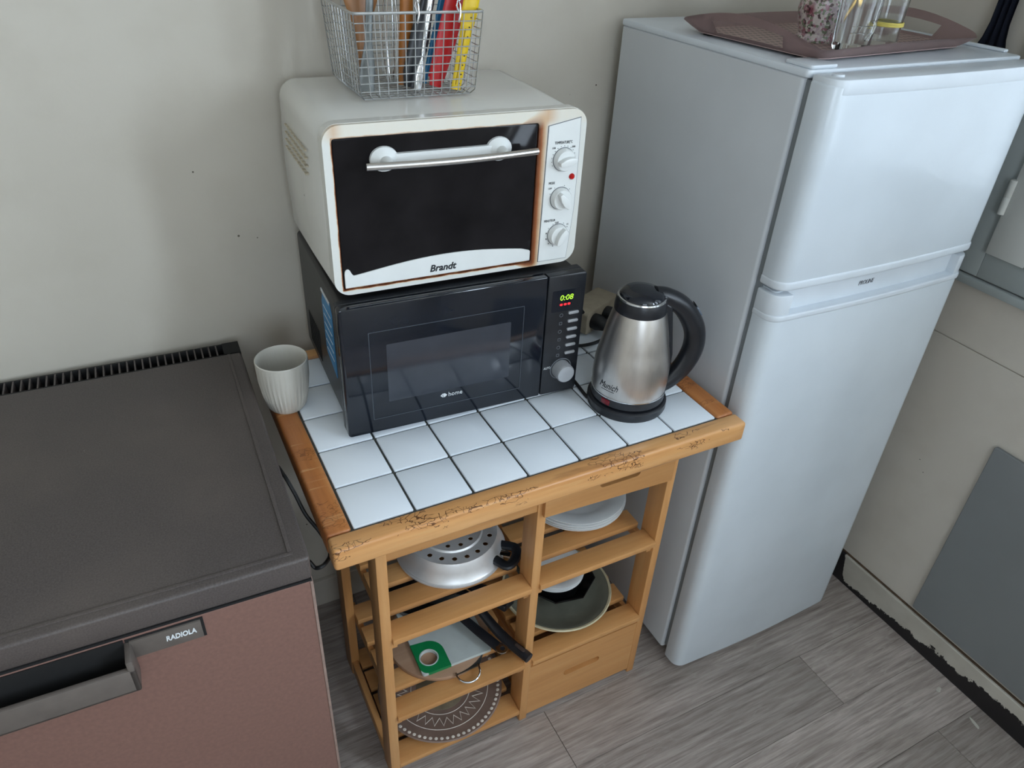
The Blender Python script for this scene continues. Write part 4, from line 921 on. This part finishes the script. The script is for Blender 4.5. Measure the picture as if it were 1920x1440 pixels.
pan('frying_pan', 'black frying pan with rounded handle poking out past the shelf', (0.254, 0.292, S2+0.0515), 0.070, -69, 0.210, -0.010, 0.034, BLACKP, 0.8, False)
sp_ = thing('saucepan', 'dark saucepan with stubby black handle under the upper left shelf', 'saucepan', (0.256, 0.292, S2+0.0868), -58)
obj('body', lathe([(0,0.0),(0.066,0.0),(0.070,0.004),(0.072,0.060),(0.074,0.062),(0.070,0.061),(0.068,0.006),(0,0.003)], 40), BLACKM, sp_)
obj('handle', prism([(0.066,-0.010), (0.11,-0.011), (0.142,-0.017), (0.188,-0.019), (0.193,0.015), (0.150,0.019), (0.11,0.012), (0.066,0.010)], 0.006, 0.024, 'xy', 0.004, 3), BLACKP, sp_)
lp = thing('ladle', 'steel utensil with ring end hanging over the lower left shelf', 'utensil', (0.232, 0.075, S2+0.008), 0)
obj('ring', tube([(0.026*math.cos(a), 0.024*math.sin(a), 0.006+0.004*math.sin(a)) for a in [math.radians(165+210*i/24) for i in range(25)]], 0.0022, 8), CHROME, lp)
obj('tang', prism([(-0.028,0.004), (0.030,0.006), (0.050,0.030), (0.020,0.030)], 0.0, 0.003, 'xy'), LEADG, lp)
# decorated dish on the bottom
dp = thing('decorated_dish', 'large brown earthenware dish with white zigzag pattern at the bottom', 'dish', (0.211, 0.180, S3), 0); dp.scale = (1.03, 1.03, 1.0)
obj('body', lathe([(0,0.004),(0.07,0.0),(0.085,0.002),(0.138,0.020),(0.1405,0.022),(0.138,0.024),(0.100,0.0150),(0.075,0.0085),(0.050,0.0070),(0,0.0065)], 72), PLATEB, dp)
obj('centre', lathe([(0.056,0.0072),(0.054,0.0082),(0,0.0076)], 48), PLATEC, dp)
def dz_(r): return 0.0087+max(0, r-0.075)*(0.0150-0.0085)/0.025 if r < 0.1 else 0.0152+(r-0.1)*(0.024-0.015)/0.038
zg = bmesh.new(); N = 30; pts = []
for i in range(2*N):
    r = 0.076 if i % 2 else 0.0980; a = PI*i/N; pts.append((r*math.cos(a), r*math.sin(a), dz_(r)))
obj('zigzag', tube(pts, 0.0018, 5, True, flat=0.5), PLW, dp)
for r in (0.108, 0.067): obj('painted_line', tube([(r*math.cos(2*PI*i/64), r*math.sin(2*PI*i/64), dz_(r)) for i in range(64)], 0.0009, 5, True, flat=0.5), PLW, dp)
db = bmesh.new()
for i in range(68):
    a = 2*PI*i/68; r = 0.1315; db = lathe([(0.0046,dz_(r)-0.001),(0.0032,dz_(r)+0.0012),(0,dz_(r)+0.0016)], 7, (r*math.cos(a), r*math.sin(a)), bm=db)
obj('painted_dots', db, PLW, dp)
